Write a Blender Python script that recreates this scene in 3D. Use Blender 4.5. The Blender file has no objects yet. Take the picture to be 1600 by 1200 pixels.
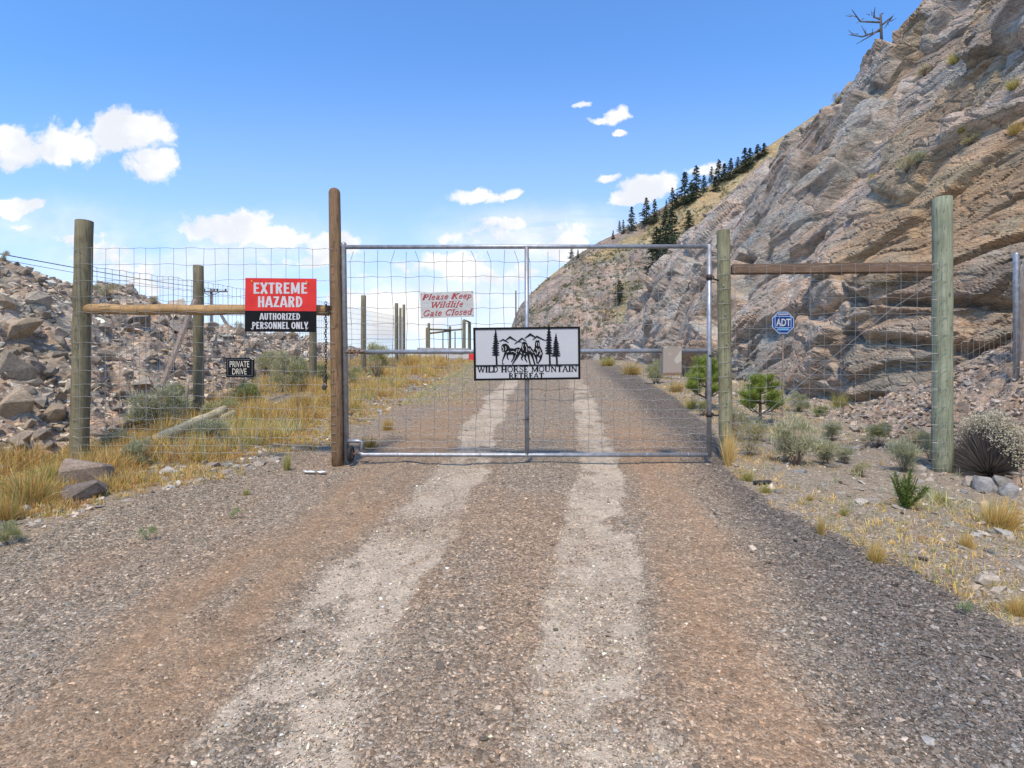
import bpy, bmesh, math, random
import numpy as np
from mathutils import Vector, Matrix
from mathutils.bvhtree import BVHTree

random.seed(7); RNG = np.random.default_rng(7)
scene = bpy.context.scene
C = scene.collection
PI = math.pi
R = math.radians
F = 889.0; CZ = 1.5          # focal length in photo pixels, eye height

# ------------------------------------------------------------------ camera
cam_d = bpy.data.cameras.new('camera'); cam = bpy.data.objects.new('camera', cam_d); C.objects.link(cam)
cam_d.sensor_width = 36; cam_d.lens = 20.0; cam_d.clip_end = 9000; cam_d.clip_start = 0.05
cam.location = (0, 0, CZ); cam.rotation_euler = (R(90), 0, 0)
scene.camera = cam

# ------------------------------------------------------------------ sun, exposure, world
SUN_EL, SUN_AZ = 58, 192      # azimuth: where the sun stands, clockwise from +Y
sd = bpy.data.lights.new('sun', 'SUN'); sun = bpy.data.objects.new('sun', sd); C.objects.link(sun)
sd.energy = 3.6; sd.angle = R(8); sd.color = (1.0, 0.86, 0.66)
_d = Vector((math.sin(R(SUN_AZ))*math.cos(R(SUN_EL)), math.cos(R(SUN_AZ))*math.cos(R(SUN_EL)), math.sin(R(SUN_EL))))
sun.rotation_euler = _d.to_track_quat('Z', 'Y').to_euler(); sun.location = (0, 0, 30)
scene.view_settings.view_transform = 'Standard'; scene.view_settings.look = 'None'
scene.view_settings.exposure = 0.18; scene.view_settings.gamma = 1.0
try: scene.view_settings.use_curve_mapping = False
except Exception: pass

class NT:
    """small node-tree helper"""
    def __init__(s, tree): s.t = tree; s.n = tree.nodes; s.l = tree.links
    def node(s, typ, ins=None, **kw):
        nd = s.n.new(typ)
        for k, v in kw.items(): setattr(nd, k, v)
        for k, v in (ins or {}).items():
            if isinstance(v, bpy.types.NodeSocket): s.l.new(v, nd.inputs[k])
            else: nd.inputs[k].default_value = v
        return nd
    def math(s, op, a, b=0.0, c=0.0, clamp=False):
        return s.node('ShaderNodeMath', {0: a, 1: b, 2: c}, operation=op, use_clamp=clamp).outputs[0]
    def mix(s, f, a, b, blend='MIX', clamp=False):
        nd = s.n.new('ShaderNodeMix'); nd.data_type = 'RGBA'; nd.blend_type = blend; nd.clamp_result = clamp
        for i, v in ((0, f), (6, a), (7, b)):
            if isinstance(v, bpy.types.NodeSocket): s.l.new(v, nd.inputs[i])
            else: nd.inputs[i].default_value = v if i == 0 else (tuple(v) + (1,))[:4]
        return nd.outputs[2]
    def ramp(s, fac, stops, interp='LINEAR'):
        nd = s.n.new('ShaderNodeValToRGB'); cr = nd.color_ramp; cr.interpolation = interp
        while len(cr.elements) < len(stops): cr.elements.new(0.5)
        for e, (p, c) in zip(cr.elements, stops):
            e.position = p; e.color = (c, c, c, 1) if not hasattr(c, '__len__') else (tuple(c)+(1,))[:4]
        s.l.new(fac, nd.inputs[0]); return nd.outputs[0]
    def mrange(s, v, a, b, c=0.0, d=1.0, smooth=True):
        nd = s.node('ShaderNodeMapRange', {0: v, 1: a, 2: b, 3: c, 4: d}); 
        if smooth: nd.interpolation_type = 'SMOOTHSTEP'
        return nd.outputs[0]
    def noise(s, vec, scale, detail=4, rough=.55, dist=0.0):
        return s.node('ShaderNodeTexNoise', {'Vector': vec, 'Scale': scale, 'Detail': detail, 'Roughness': rough, 'Distortion': dist})

world = bpy.data.worlds.new('World'); scene.world = world; world.use_nodes = True
w = NT(world.node_tree); w.n.clear()
sky = w.node('ShaderNodeTexSky', sky_type='NISHITA', sun_disc=False)
sky.sun_elevation = R(SUN_EL); sky.sun_rotation = R(SUN_AZ); sky.air_density = 1.0; sky.dust_density = 0.6; sky.ozone_density = 1.5; sky.altitude = 600
tc = w.node('ShaderNodeTexCoord').outputs['Generated']
sep = w.node('ShaderNodeSeparateXYZ', {0: tc}); dx, dy, dz = sep.outputs
ay = w.math('MAXIMUM', w.math('ABSOLUTE', dy), 0.02)
u = w.math('DIVIDE', dx, ay); v = w.math('DIVIDE', dz, ay)
uv = w.node('ShaderNodeCombineXYZ', {0: u, 1: v, 2: 0.0}).outputs[0]
wn = w.noise(uv, 9.0, 6, .6).outputs['Color']
uvd = w.node('ShaderNodeVectorMath', {0: uv, 1: w.node('ShaderNodeVectorMath', {0: wn, 1: (-.5, -.5, -.5)}, operation='ADD').outputs[0], 2: (0.05, 0.035, 0)}, operation='MULTIPLY_ADD')
# uvd = uv*noise + c is wrong order for multiply-add, so build it explicitly
w.n.remove(uvd)
off = w.node('ShaderNodeVectorMath', {0: w.node('ShaderNodeVectorMath', {0: wn, 1: (-.5, -.5, -.5)}, operation='ADD').outputs[0], 1: (.085, .055, 0)}, operation='MULTIPLY').outputs[0]
uvd = w.node('ShaderNodeVectorMath', {0: uv, 1: off}, operation='ADD').outputs[0]
# cumulus: (centre x, centre y, half width, half height, weight) measured in photo pixels
CL = [(195,205,62,34,1),(225,252,40,30,1),(90,225,90,40,.9),(20,230,50,42,.9),(25,322,55,16,.8),(45,350,40,8,.6),(110,372,60,8,.5),
      (350,355,72,28,1.05),(430,372,60,22,1),(520,378,60,22,.9),(480,405,110,16,.7),(160,400,70,22,.6),(215,430,110,26,.6),
      (735,303,45,15,.95),(795,298,26,8,.8),(800,350,52,16,.75),(870,360,110,20,.6),(760,372,70,20,.6),
      (700,415,90,26,.8),(590,480,100,30,.85),(640,510,130,26,.75),(700,470,110,22,.7),(880,385,90,26,.8),(780,430,80,22,.65),(560,430,60,16,.6),
      (1015,287,36,22,1.05),(985,310,34,10,.9),(958,276,15,7,.85),(968,180,22,12,.9),(940,184,18,6,.8),(910,160,14,7,.85),
      (884,188,20,5,.65),(976,207,11,6,.8),(1100,265,30,10,.75),(1150,300,40,12,.5),
      (1750,330,160,40,.9),(1900,180,120,40,.8),(-150,280,130,50,.9),(-420,380,200,60,1),(-700,200,200,70,.9),(2300,350,250,70,.9),
      (-300,60,90,30,.7),(500,-420,220,60,.8),(1300,-300,160,50,.8)]
den = None
for (cx, cy, rx, ry, st) in CL:
    a = w.node('ShaderNodeVectorMath', {0: uvd, 1: ((800-cx)/F, (cy-600)/F, 0)}, operation='ADD').outputs[0]
    a = w.node('ShaderNodeVectorMath', {0: a, 1: (F/rx, F/ry, 0)}, operation='MULTIPLY').outputs[0]
    a = w.node('ShaderNodeVectorMath', {0: a}, operation='LENGTH').outputs['Value']
    a = w.mrange(a, 1.75, 0.2, 0.0, st)
    den = a if den is None else w.math('MAXIMUM', den, a)
n1 = w.noise(uvd, 14.0, 9, .62).outputs['Fac']
n2 = w.noise(w.node('ShaderNodeVectorMath', {0: uv, 1: (1.0, 2.6, 1)}, operation='MULTIPLY').outputs[0], 3.2, 7, .6, .4).outputs['Fac']
hor = w.mrange(v, .32, .0, 0, .22)
wisp = w.math('MULTIPLY', w.mrange(n2, .43, .70), w.math('ADD', w.mrange(v, .34, .18, 0, .12), w.math('MULTIPLY', hor, 3.4)))
blob = w.mrange(den, .02, .2)
den = w.math('ADD', w.math('MULTIPLY', den, 1.15), w.math('MULTIPLY', w.math('SUBTRACT', n1, .5), 2.5))
cum = w.math('MULTIPLY', w.mrange(den, .42, .86), blob)
veil = None
for (cx, cy, rx, ry, st) in [(640, 490, 300, 80, .9), (870, 372, 180, 48, .85), (330, 410, 280, 65, .65), (70, 350, 160, 40, .4), (760, 440, 160, 50, .5), (-500, 420, 500, 120, .6), (2100, 420, 500, 120, .6)]:
    a = w.node('ShaderNodeVectorMath', {0: uvd, 1: ((800-cx)/F, (cy-600)/F, 0)}, operation='ADD').outputs[0]
    a = w.node('ShaderNodeVectorMath', {0: w.node('ShaderNodeVectorMath', {0: a, 1: (F/rx, F/ry, 0)}, operation='MULTIPLY').outputs[0]}, operation='LENGTH').outputs['Value']
    a = w.mrange(a, 1.6, .1, 0, st); veil = a if veil is None else w.math('MAXIMUM', veil, a)
veil = w.math('MULTIPLY', veil, w.mrange(n2, .30, .54))
cloud = w.math('MINIMUM', w.math('MAXIMUM', w.math('ADD', w.math('MULTIPLY', cum, .96), wisp), veil), 1.0)
shade = w.noise(w.node('ShaderNodeVectorMath', {0: uvd, 1: (0.0, .02, 0)}, operation='ADD').outputs[0], 11, 6, .55).outputs['Fac']
ccol = w.mix(w.mrange(shade, .38, .62), (5.2, 5.35, 5.7), (6.5, 6.45, 6.4))
skyc = w.mix(1.0, sky.outputs[0], (.86, 1.33, 1.78), 'MULTIPLY')
skyc = w.mix(w.mrange(v, .62, -.02, 0, .62), skyc, (4.6, 5.1, 5.9))
fin = w.mix(cloud, skyc, ccol)
bg = w.node('ShaderNodeBackground', {0: fin, 1: 0.15})
w.l.new(bg.outputs[0], w.node('ShaderNodeOutputWorld').inputs[0])

# ------------------------------------------------------------------ numpy noise
def _h(ix, iy, iz, s):
    h = (ix*374761393 + iy*668265263 + iz*1274126177 + s*974634777) & 0xffffffff
    h = ((h ^ (h >> 13))*1103515245) & 0xffffffff
    h = ((h ^ (h >> 15))*2246822519) & 0xffffffff
    return ((h ^ (h >> 16)) & 0xffffff)/16777215.0
def vnoise(x, y, z, s=0):
    x, y, z = np.broadcast_arrays(np.asarray(x, float), np.asarray(y, float), np.asarray(z, float))
    ix = np.floor(x).astype(np.int64); iy = np.floor(y).astype(np.int64); iz = np.floor(z).astype(np.int64)
    fx = x-ix; fy = y-iy; fz = z-iz
    fx = fx*fx*fx*(fx*(fx*6-15)+10); fy = fy*fy*fy*(fy*(fy*6-15)+10); fz = fz*fz*fz*(fz*(fz*6-15)+10)
    r = 0
    for a in (0, 1):
        for b in (0, 1):
            for c in (0, 1):
                r = r + _h(ix+a, iy+b, iz+c, s)*(fx if a else 1-fx)*(fy if b else 1-fy)*(fz if c else 1-fz)
    return r*2-1
def fbm(x, y, z=0.0, o=4, s=0, g=.5):
    r = 0; a = 1.0; f = 1.0; t = 0
    for i in range(o):
        r = r + a*vnoise(np.asarray(x)*f+i*17.3, np.asarray(y)*f+i*9.1, np.asarray(z)*f+i*5.7, s+i); t += a; a *= g; f *= 2.03
    return r/t
def cells(x, y, z, s=0):
    """worley: nearest cell's random values, offset vector and edge distance"""
    ix = np.floor(x).astype(np.int64); iy = np.floor(y).astype(np.int64); iz = np.floor(z).astype(np.int64)
    d1 = np.full(x.shape, 1e9); d2 = np.full(x.shape, 1e9)
    bx = np.zeros(x.shape); by = bx.copy(); bz = bx.copy(); r1 = bx.copy(); r2 = bx.copy(); r3 = bx.copy(); r4 = bx.copy()
    for a in (-1, 0, 1):
        for b in (-1, 0, 1):
            for c in (-1, 0, 1):
                jx, jy, jz = ix+a, iy+b, iz+c
                h1 = _h(jx, jy, jz, s); h2 = _h(jx, jy, jz, s+11); h3 = _h(jx, jy, jz, s+23)
                vx = x-(jx+.1+.8*h1); vy = y-(jy+.1+.8*h2); vz = z-(jz+.1+.8*h3)
                d = vx*vx+vy*vy+vz*vz
                m = d < d1
                d2 = np.where(m, d1, np.minimum(d2, d)); d1 = np.where(m, d, d1)
                bx = np.where(m, vx, bx); by = np.where(m, vy, by); bz = np.where(m, vz, bz)
                h4 = (h1*7.77+h2*3.33) % 1; 
                r1 = np.where(m, (h1*13.7+h3) % 1, r1); r2 = np.where(m, (h2*11.3+h1) % 1, r2)
                r3 = np.where(m, (h3*17.9+h2) % 1, r3); r4 = np.where(m, h4, r4)
    return bx, by, bz, r1, r2, r3, r4, np.sqrt(d2)-np.sqrt(d1)
def sst(a, b, x):
    t = np.clip((x-a)/(b-a), 0, 1); return t*t*(3-2*t)

def blur(a, k):
    for ax in (0, 1):
        for _ in range(2):
            p = np.pad(a, [(k, k) if i == ax else (0, 0) for i in (0, 1)], mode='edge'); c_ = np.cumsum(p, ax)
            z_ = np.zeros_like(np.take(c_, [0], ax)); c_ = np.concatenate([z_, c_], ax); n_ = a.shape[ax]; m_ = 2*k+1
            a = (np.take(c_, range(m_, m_+n_), ax) - np.take(c_, range(0, n_), ax))/m_
    return a

# ------------------------------------------------------------------ mesh helpers
def mesh_np(name, V, Fc, mat=None, col=None, smooth=False, attrs=None):
    V = np.ascontiguousarray(V, dtype=np.float32); Fc = np.ascontiguousarray(Fc, dtype=np.int32)
    k = Fc.shape[1]; me = bpy.data.meshes.new(name)
    me.vertices.add(len(V)); me.vertices.foreach_set('co', V.ravel())
    me.loops.add(Fc.size); me.loops.foreach_set('vertex_index', Fc.ravel())
    me.polygons.add(len(Fc)); me.polygons.foreach_set('loop_start', np.arange(0, Fc.size, k, dtype=np.int32))
    try: me.polygons.foreach_set('loop_total', np.full(len(Fc), k, dtype=np.int32))
    except Exception: pass
    me.update(calc_edges=True); me.validate()
    me.polygons.foreach_set('use_smooth', np.full(len(me.polygons), smooth))
    if col is not None:
        a = me.attributes.new('Col', 'FLOAT_COLOR', 'POINT')
        c = np.ones((len(V), 4), np.float32); c[:, :3] = col; a.data.foreach_set('color', c.ravel())
    for k2, val in (attrs or {}).items():
        a = me.attributes.new(k2, 'FLOAT', 'POINT'); a.data.foreach_set('value', np.ascontiguousarray(val, np.float32))
    if mat: me.materials.append(mat)
    return me
def link(name, data, parent=None, **props):
    o = bpy.data.objects.new(name, data); C.objects.link(o)
    if parent: o.parent = parent
    for k, val in props.items(): o[k] = val
    return o
def thing(name, label, cat, loc=(0, 0, 0), rotz=0.0, group=None):
    o = link(name, None, label=label, category=cat); o.location = loc; o.rotation_euler = (0, 0, rotz)
    o.empty_display_size = .1
    if group: o['group'] = group
    return o
def tag(o, label, cat, group=None):
    o['label'] = label; o['category'] = cat
    if group: o['group'] = group
    return o
def grid_faces(nr, nc):
    i = np.arange(nr-1)[:, None]*nc + np.arange(nc-1)[None, :]
    i = i.ravel(); return np.stack([i, i+1, i+nc+1, i+nc], 1)

class MB:
    """collects boxes, tubes and plates into one mesh"""
    def __init__(s): s.bm = bmesh.new()
    def verts(s, m, vs): return [s.bm.verts.new(m @ Vector(v)) for v in vs]
    def box(s, c, size, rot=None, bev=0.0):
        M = Matrix.Translation(c) @ ((rot.to_4x4() if rot else Matrix.Identity(4)))
        r = bmesh.ops.create_cube(s.bm, size=1.0, matrix=M @ Matrix.Diagonal((*size, 1)))
        if bev > 0:
            es = list({e for v in r['verts'] for e in v.link_edges})
            bmesh.ops.bevel(s.bm, geom=es, offset=bev, segments=2, affect='EDGES')
        return s
    def tube(s, pts, r, n=8, cap=True):
        pts = [Vector(p) for p in pts]; rs = r if hasattr(r, '__len__') else [r]*len(pts)
        rings = []; up = None
        for i, p in enumerate(pts):
            d = (pts[min(i+1, len(pts)-1)] - pts[max(i-1, 0)])
            if d.length < 1e-9: d = Vector((0, 0, 1))
            d.normalize()
            if up is None: up = d.orthogonal().normalized()
            up = (up - d*up.dot(d)); up = up.normalized() if up.length > 1e-6 else d.orthogonal().normalized()
            b = d.cross(up)
            rings.append([s.bm.verts.new(p + (up*math.cos(2*PI*k/n) + b*math.sin(2*PI*k/n))*rs[i]) for k in range(n)])
        for a, b in zip(rings[:-1], rings[1:]):
            for k in range(n):
                f = s.bm.faces.new((a[k], a[(k+1) % n], b[(k+1) % n], b[k])); f.smooth = n > 5
        if cap:
            s.bm.faces.new(rings[0][::-1]); s.bm.faces.new(rings[-1])
        return s
    def torus(s, c, R0, r, axis='X', n=24, m=8, sc=(1, 1, 1)):
        g = []
        for i in range(n):
            a = 2*PI*i/n; row = []
            for j in range(m):
                b = 2*PI*j/m; rr = R0 + r*math.cos(b)
                p = Vector((r*math.sin(b), rr*math.cos(a), rr*math.sin(a)))
                if axis == 'Y': p = Vector((p.y, p.x, p.z))
                if axis == 'Z': p = Vector((p.y, p.z, p.x))
                row.append(s.bm.verts.new(Vector((p.x*sc[0], p.y*sc[1], p.z*sc[2])) + Vector(c)))
            g.append(row)
        for i in range(n):
            for j in range(m):
                f = s.bm.faces.new((g[i][j], g[(i+1) % n][j], g[(i+1) % n][(j+1) % m], g[i][(j+1) % m])); f.smooth = True
        return s
    def plate(s, pts, y0, y1):
        """polygon in the XZ plane, extruded from y0 (front, nearer the camera) back to y1"""
        a = [s.bm.verts.new((p[0], y0, p[1])) for p in pts]; b = [s.bm.verts.new((p[0], y1, p[1])) for p in pts]
        f = s.bm.faces.new(a); fs = [f]
        if y1 != y0: s.bm.faces.new(b[::-1])
        n = len(pts)
        for k in range(n): s.bm.faces.new((a[k], b[k], b[(k+1) % n], a[(k+1) % n]))
        return s
    def stroke(s, pts, wd, y0, y1):
        """flat ribbon through pts (XZ), width wd (number or list)"""
        n = len(pts); ws = wd if hasattr(wd, '__len__') else [wd]*n
        L = []; Rr = []
        for i in range(n):
            a = Vector(pts[max(i-1, 0)]); b = Vector(pts[min(i+1, n-1)]); d = (b-a)
            d = d.normalized() if d.length > 1e-9 else Vector((1, 0)); q = Vector((-d.y, d.x))*ws[i]/2
            p = Vector(pts[i]); L.append(tuple(p+q)); Rr.append(tuple(p-q))
        for i in range(n-1):
            s.plate([L[i], L[i+1], Rr[i+1], Rr[i]], y0 - 1e-5*(i % 2), y1)
        return s
    def add(s, me, M=None):
        b = bmesh.new(); b.from_mesh(me)
        if M is not None: b.transform(M)
        t = bpy.data.meshes.new('t'); b.to_mesh(t); s.bm.from_mesh(t); b.free(); bpy.data.meshes.remove(t); return s
    def build(s, name, mat, parent=None, **props):
        bmesh.ops.triangulate(s.bm, faces=[f for f in s.bm.faces if len(f.verts) > 4])
        bmesh.ops.recalc_face_normals(s.bm, faces=s.bm.faces)
        me = bpy.data.meshes.new(name); s.bm.to_mesh(me); s.bm.free(); me.materials.append(mat)
        return link(name, me, parent, **props)

def tubes_np(lines, r, n=4):
    """many thin wires in one mesh: returns V, F(quads)"""
    Vs = []; Fs = []; base = 0
    for L in lines:
        L = np.asarray(L, float); m = len(L)
        d = np.gradient(L, axis=0); d /= np.linalg.norm(d, axis=1)[:, None]+1e-9
        ref = np.array([0, 1, 0.]) if abs(d[0, 1]) < .8 else np.array([1, 0, 0.])
        a = np.cross(d, ref); a /= np.linalg.norm(a, axis=1)[:, None]+1e-9; b = np.cross(d, a)
        ang = np.arange(n)*2*PI/n
        ring = L[:, None, :] + r*(np.cos(ang)[None, :, None]*a[:, None, :] + np.sin(ang)[None, :, None]*b[:, None, :])
        Vs.append(ring.reshape(-1, 3))
        i = np.arange(m-1)[:, None]*n; k = np.arange(n)[None, :]; k2 = (k+1) % n
        Fs.append(np.stack([i+k, i+k2, i+n+k2, i+n+k], -1).reshape(-1, 4)+base); base += m*n
    return np.concatenate(Vs), np.concatenate(Fs)

# ------------------------------------------------------------------ materials
def new_mat(name):
    m = bpy.data.materials.new(name); m.use_nodes = True; t = NT(m.node_tree); t.n.clear()
    out = t.node('ShaderNodeOutputMaterial'); b = t.node('ShaderNodeBsdfPrincipled'); t.l.new(b.outputs[0], out.inputs[0])
    t.b = b; t.out = out; return m, t
def rock_mat(name, scale=1.0, tint=(1, 1, 1), bump=.5, use_col=True, base=(.30, .26, .22), strat=True):
    m, t = new_mat(name)
    tcn = t.node('ShaderNodeTexCoord'); oi = t.node('ShaderNodeObjectInfo')
    vec = t.node('ShaderNodeVectorMath', {0: tcn.outputs['Object'], 1: oi.outputs['Location']}, operation='ADD').outputs[0]
    # lamination: stretch the grain along the bedding
    mp = t.node('ShaderNodeMapping', {'Vector': vec, 'Rotation': (R(-32), R(12), 0), 'Scale': (1.0, .5, 1.7)}).outputs[0]
    big = t.noise(mp, 1.1*scale, 5, .6, .6).outputs['Fac']; med = t.noise(mp, 7*scale, 6, .65, .3).outputs['Fac']
    fine = t.noise(vec, 45*scale, 5, .7).outputs['Fac']
    if use_col: c = t.node('ShaderNodeAttribute', attribute_name='Col').outputs['Color']
    else:
        rnd = oi.outputs['Random']
        c = t.ramp(rnd, [(0, (base[0]*.7, base[1]*.7, base[2]*.7)), (.35, base), (.6, (base[0]*1.15, base[1]*1.05, base[2]*.92)), (.85, (base[0]*1.3, base[1]*1.33, base[2]*1.35)), (1, (base[0]*.85, base[1]*.9, base[2]*.98))])
    k = t.math('MULTIPLY', t.mrange(big, .3, .7, .80, 1.16), t.mrange(med, .28, .72, .70, 1.22))
    k = t.math('MULTIPLY', k, t.mrange(fine, .3, .7, .74, 1.22))
    kc = t.node('ShaderNodeCombineXYZ', {0: k, 1: k, 2: k}).outputs[0]
    c = t.mix(1, c, kc, 'MULTIPLY')
    # blotches of pale lichen / rust stain that belong to the stone
    st = t.noise(vec, 2.3*scale, 7, .7, 1.0).outputs['Fac']
    c = t.mix(t.mrange(st, .56, .72, 0, .38), c, (.34, .235, .135))
    st2 = t.noise(vec, 4.1*scale, 7, .75, .5).outputs['Color']
    st2 = t.node('ShaderNodeSeparateXYZ', {0: st2}).outputs[1]
    c = t.mix(t.mrange(st2, .57, .68, 0, .5), c, (.43, .40, .37))
    if use_col:
        hu = t.noise(mp, .9*scale, 6, .62, .5).outputs['Fac']
        c = t.mix(1, c, t.ramp(hu, [(.32, (.86, .93, .98)), (.45, (1, 1, 1)), (.55, (1.12, .98, .90)), (.68, (.92, .97, .99))]), 'MULTIPLY')
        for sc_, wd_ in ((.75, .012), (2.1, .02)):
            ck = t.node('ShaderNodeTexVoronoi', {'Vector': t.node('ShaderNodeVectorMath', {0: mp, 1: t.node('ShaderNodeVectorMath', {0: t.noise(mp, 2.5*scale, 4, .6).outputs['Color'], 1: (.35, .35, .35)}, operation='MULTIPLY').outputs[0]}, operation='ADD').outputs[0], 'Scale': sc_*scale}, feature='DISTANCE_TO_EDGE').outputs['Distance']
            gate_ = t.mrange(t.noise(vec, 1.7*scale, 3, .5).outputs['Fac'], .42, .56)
            c = t.mix(t.math('MULTIPLY', t.mrange(ck, 0, wd_, .65, 0), gate_), c, (.085, .07, .055))  # dark crack lines: shade inside the cracks put into the colour
    c = t.mix(1, c, tint, 'MULTIPLY')
    t.l.new(c, t.b.inputs['Base Color']); t.b.inputs['Roughness'].default_value = .9
    t.b.inputs['Specular IOR Level'].default_value = .25
    cr = t.node('ShaderNodeTexVoronoi', {'Vector': mp, 'Scale': 5.0*scale}, feature='DISTANCE_TO_EDGE').outputs['Distance']
    h = t.math('ADD', t.math('MULTIPLY', med, 1.0), t.math('MULTIPLY', fine, .35))
    h = t.math('ADD', h, t.mrange(cr, 0, .06, -.35, 0))
    bp = t.node('ShaderNodeBump', {'Strength': bump, 'Distance': .05/scale, 'Height': h}); t.l.new(bp.outputs[0], t.b.inputs['Normal'])
    return m
def plain(name, col, rough=.6, metal=0.0, var=.12, scale=20, bump=0.0, spec=.5):
    m, t = new_mat(name)
    vec = t.node('ShaderNodeTexCoord').outputs['Object']
    n = t.noise(vec, scale, 5, .65).outputs['Fac']
    c = t.mix(t.mrange(n, .3, .7), tuple(x*(1-var) for x in col), tuple(min(1, x*(1+var)) for x in col))
    t.l.new(c, t.b.inputs['Base Color']); t.b.inputs['Roughness'].default_value = rough; t.b.inputs['Metallic'].default_value = metal
    t.b.inputs['Specular IOR Level'].default_value = spec
    if bump: 
        bp = t.node('ShaderNodeBump', {'Strength': bump, 'Distance': .004, 'Height': n}); t.l.new(bp.outputs[0], t.b.inputs['Normal'])
    return m
def wood_mat(name, c1, c2, c3=(.05, .04, .03), axis='Z', knots=True):
    m, t = new_mat(name)
    tcn = t.node('ShaderNodeTexCoord'); oi = t.node('ShaderNodeObjectInfo')
    vec = t.node('ShaderNodeVectorMath', {0: tcn.outputs['Object'], 1: oi.outputs['Location']}, operation='ADD').outputs[0]
    sc = {'Z': (1, 1, .05), 'X': (.05, 1, 1), 'Y': (1, .05, 1)}[axis]
    mp = t.node('ShaderNodeMapping', {'Vector': vec, 'Scale': sc}).outputs[0]
    g = t.noise(mp, 55, 5, .7, .4).outputs['Fac']; bl = t.noise(vec, 3.3, 5, .65).outputs['Fac']; ck = t.noise(mp, 26, 3, .5, .8).outputs['Fac']
    c = t.mix(t.mrange(g, .3, .7), c1, c2)
    c = t.mix(t.mrange(bl, .35, .7, 0, .55), c, tuple(x*.62 for x in c1))
    crk = t.mrange(t.math('ABSOLUTE', t.math('SUBTRACT', ck, .5)), 0.0, .012, 1, 0)
    c = t.mix(t.math('MULTIPLY', crk, .75), c, c3)
    if knots:
        kv = t.node('ShaderNodeTexVoronoi', {'Vector': t.node('ShaderNodeMapping', {'Vector': vec, 'Scale': tuple(1 if s == 1 else .55 for s in sc)}).outputs[0], 'Scale': 6.0}).outputs['Distance']
        c = t.mix(t.mrange(kv, .05, .13, .7, 0), c, tuple(x*.45 for x in c1))
    t.l.new(c, t.b.inputs['Base Color']); t.b.inputs['Roughness'].default_value = .85; t.b.inputs['Specular IOR Level'].default_value = .2
    h = t.math('SUBTRACT', g, t.math('MULTIPLY', crk, 1.2))
    bp = t.node('ShaderNodeBump', {'Strength': .6, 'Distance': .006, 'Height': h}); t.l.new(bp.outputs[0], t.b.inputs['Normal'])
    return m
def leaf_mat(name, transl=.3):
    m, t = new_mat(name)
    c = t.node('ShaderNodeAttribute', attribute_name='Col').outputs['Color']
    rnd = t.node('ShaderNodeObjectInfo').outputs['Random']
    c = t.mix(1, c, t.ramp(rnd, [(0, (.88, .9, .9)), (1, (1.12, 1.08, 1.05))]), 'MULTIPLY')
    t.l.new(c, t.b.inputs['Base Color']); t.b.inputs['Roughness'].default_value = .75; t.b.inputs['Specular IOR Level'].default_value = .2
    tr = t.node('ShaderNodeBsdfTranslucent', {0: c}); mx = t.node('ShaderNodeMixShader', {0: transl, 1: t.b.outputs[0], 2: tr.outputs[0]})
    t.l.new(mx.outputs[0], t.out.inputs[0]); return m

M = {}
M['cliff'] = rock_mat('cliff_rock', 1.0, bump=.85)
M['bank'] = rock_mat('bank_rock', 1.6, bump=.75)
M['stone'] = rock_mat('loose_stone', 2.2, bump=.8, use_col=False, base=(.43, .365, .285))
M['red_stone'] = rock_mat('red_stone', 2.2, bump=.6, use_col=False, base=(.31, .25, .205))
M['grey_stone'] = rock_mat('grey_stone', 2.2, bump=.5, use_col=False, base=(.36, .33, .29))
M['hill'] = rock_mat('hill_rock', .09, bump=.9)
M['leaf'] = leaf_mat('foliage'); M['dry'] = leaf_mat('dry_grass', .25)
M['far_leaf'] = leaf_mat('conifer_needles', .08)
M['post_olive'] = wood_mat('treated_post_wood', (.19, .165, .095), (.27, .235, .15))
M['post_green'] = wood_mat('green_treated_wood', (.22, .24, .155), (.36, .37, .26))
M['post_olive2'] = wood_mat('weathered_treated_wood', (.21, .20, .115), (.33, .31, .20))
M['post_brown'] = wood_mat('brown_post_wood', (.19, .115, .062), (.30, .19, .105))
M['rail_tan'] = wood_mat('tan_rail_wood', (.42, .25, .105), (.58, .38, .19), axis='X')
M['rail_brown'] = wood_mat('brown_timber', (.15, .095, .062), (.22, .145, .10), axis='X', knots=False)
M['grey_wood'] = wood_mat('grey_weathered_wood', (.30, .225, .175), (.41, .325, .26))
M['log'] = wood_mat('pale_log_wood', (.46, .39, .235), (.62, .54, .36), axis='X')
M['bark'] = wood_mat('bark', (.10, .075, .055), (.16, .125, .095))
M['dead'] = wood_mat('dead_wood', (.12, .11, .10), (.2, .18, .165))
M['galv'] = plain('galvanised_steel', (.33, .34, .36), .48, .55, .22, 14, .1)
M['wire'] = plain('galvanised_wire', (.30, .30, .29), .5, .45, .2, 30)
M['wire_far'] = plain('far_wire', (.26, .26, .26), .6, .3, .2, 30)
M['rust'] = plain('rusty_steel', (.20, .125, .08), .8, .2, .45, 40, .3)
M['darksteel'] = plain('dark_steel', (.055, .045, .04), .65, .4, .3, 40, .2)
M['rubber'] = plain('rubber', (.02, .02, .021), .8, 0, .3, 30, .2)
M['red'] = plain('red_sign_paint', (.60, .035, .028), .55, 0, .12, 5, 0, .2)
M['black'] = plain('black_sign_paint', (.008, .008, .009), .6, 0, .2, 10, 0, .12)
M['white'] = plain('white_sign_paint', (.52, .515, .51), .5, 0, .04, 8)
M['panel_white'] = plain('grey_white_panel', (.45, .445, .45), .5, 0, .03, 2.5)
M['panel_old'] = plain('weathered_white_panel', (.44, .43, .40), .5, 0, .14, 16)
M['red_letter'] = plain('dark_red_letter', (.33, .018, .02), .5, 0, .1, 20)
M['cream'] = plain('cream_letter', (.62, .57, .46), .5, 0, .05, 20)
M['blue'] = plain('blue_sign_paint', (.008, .04, .18), .55, 0, .06, 20, 0, .2)
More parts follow.
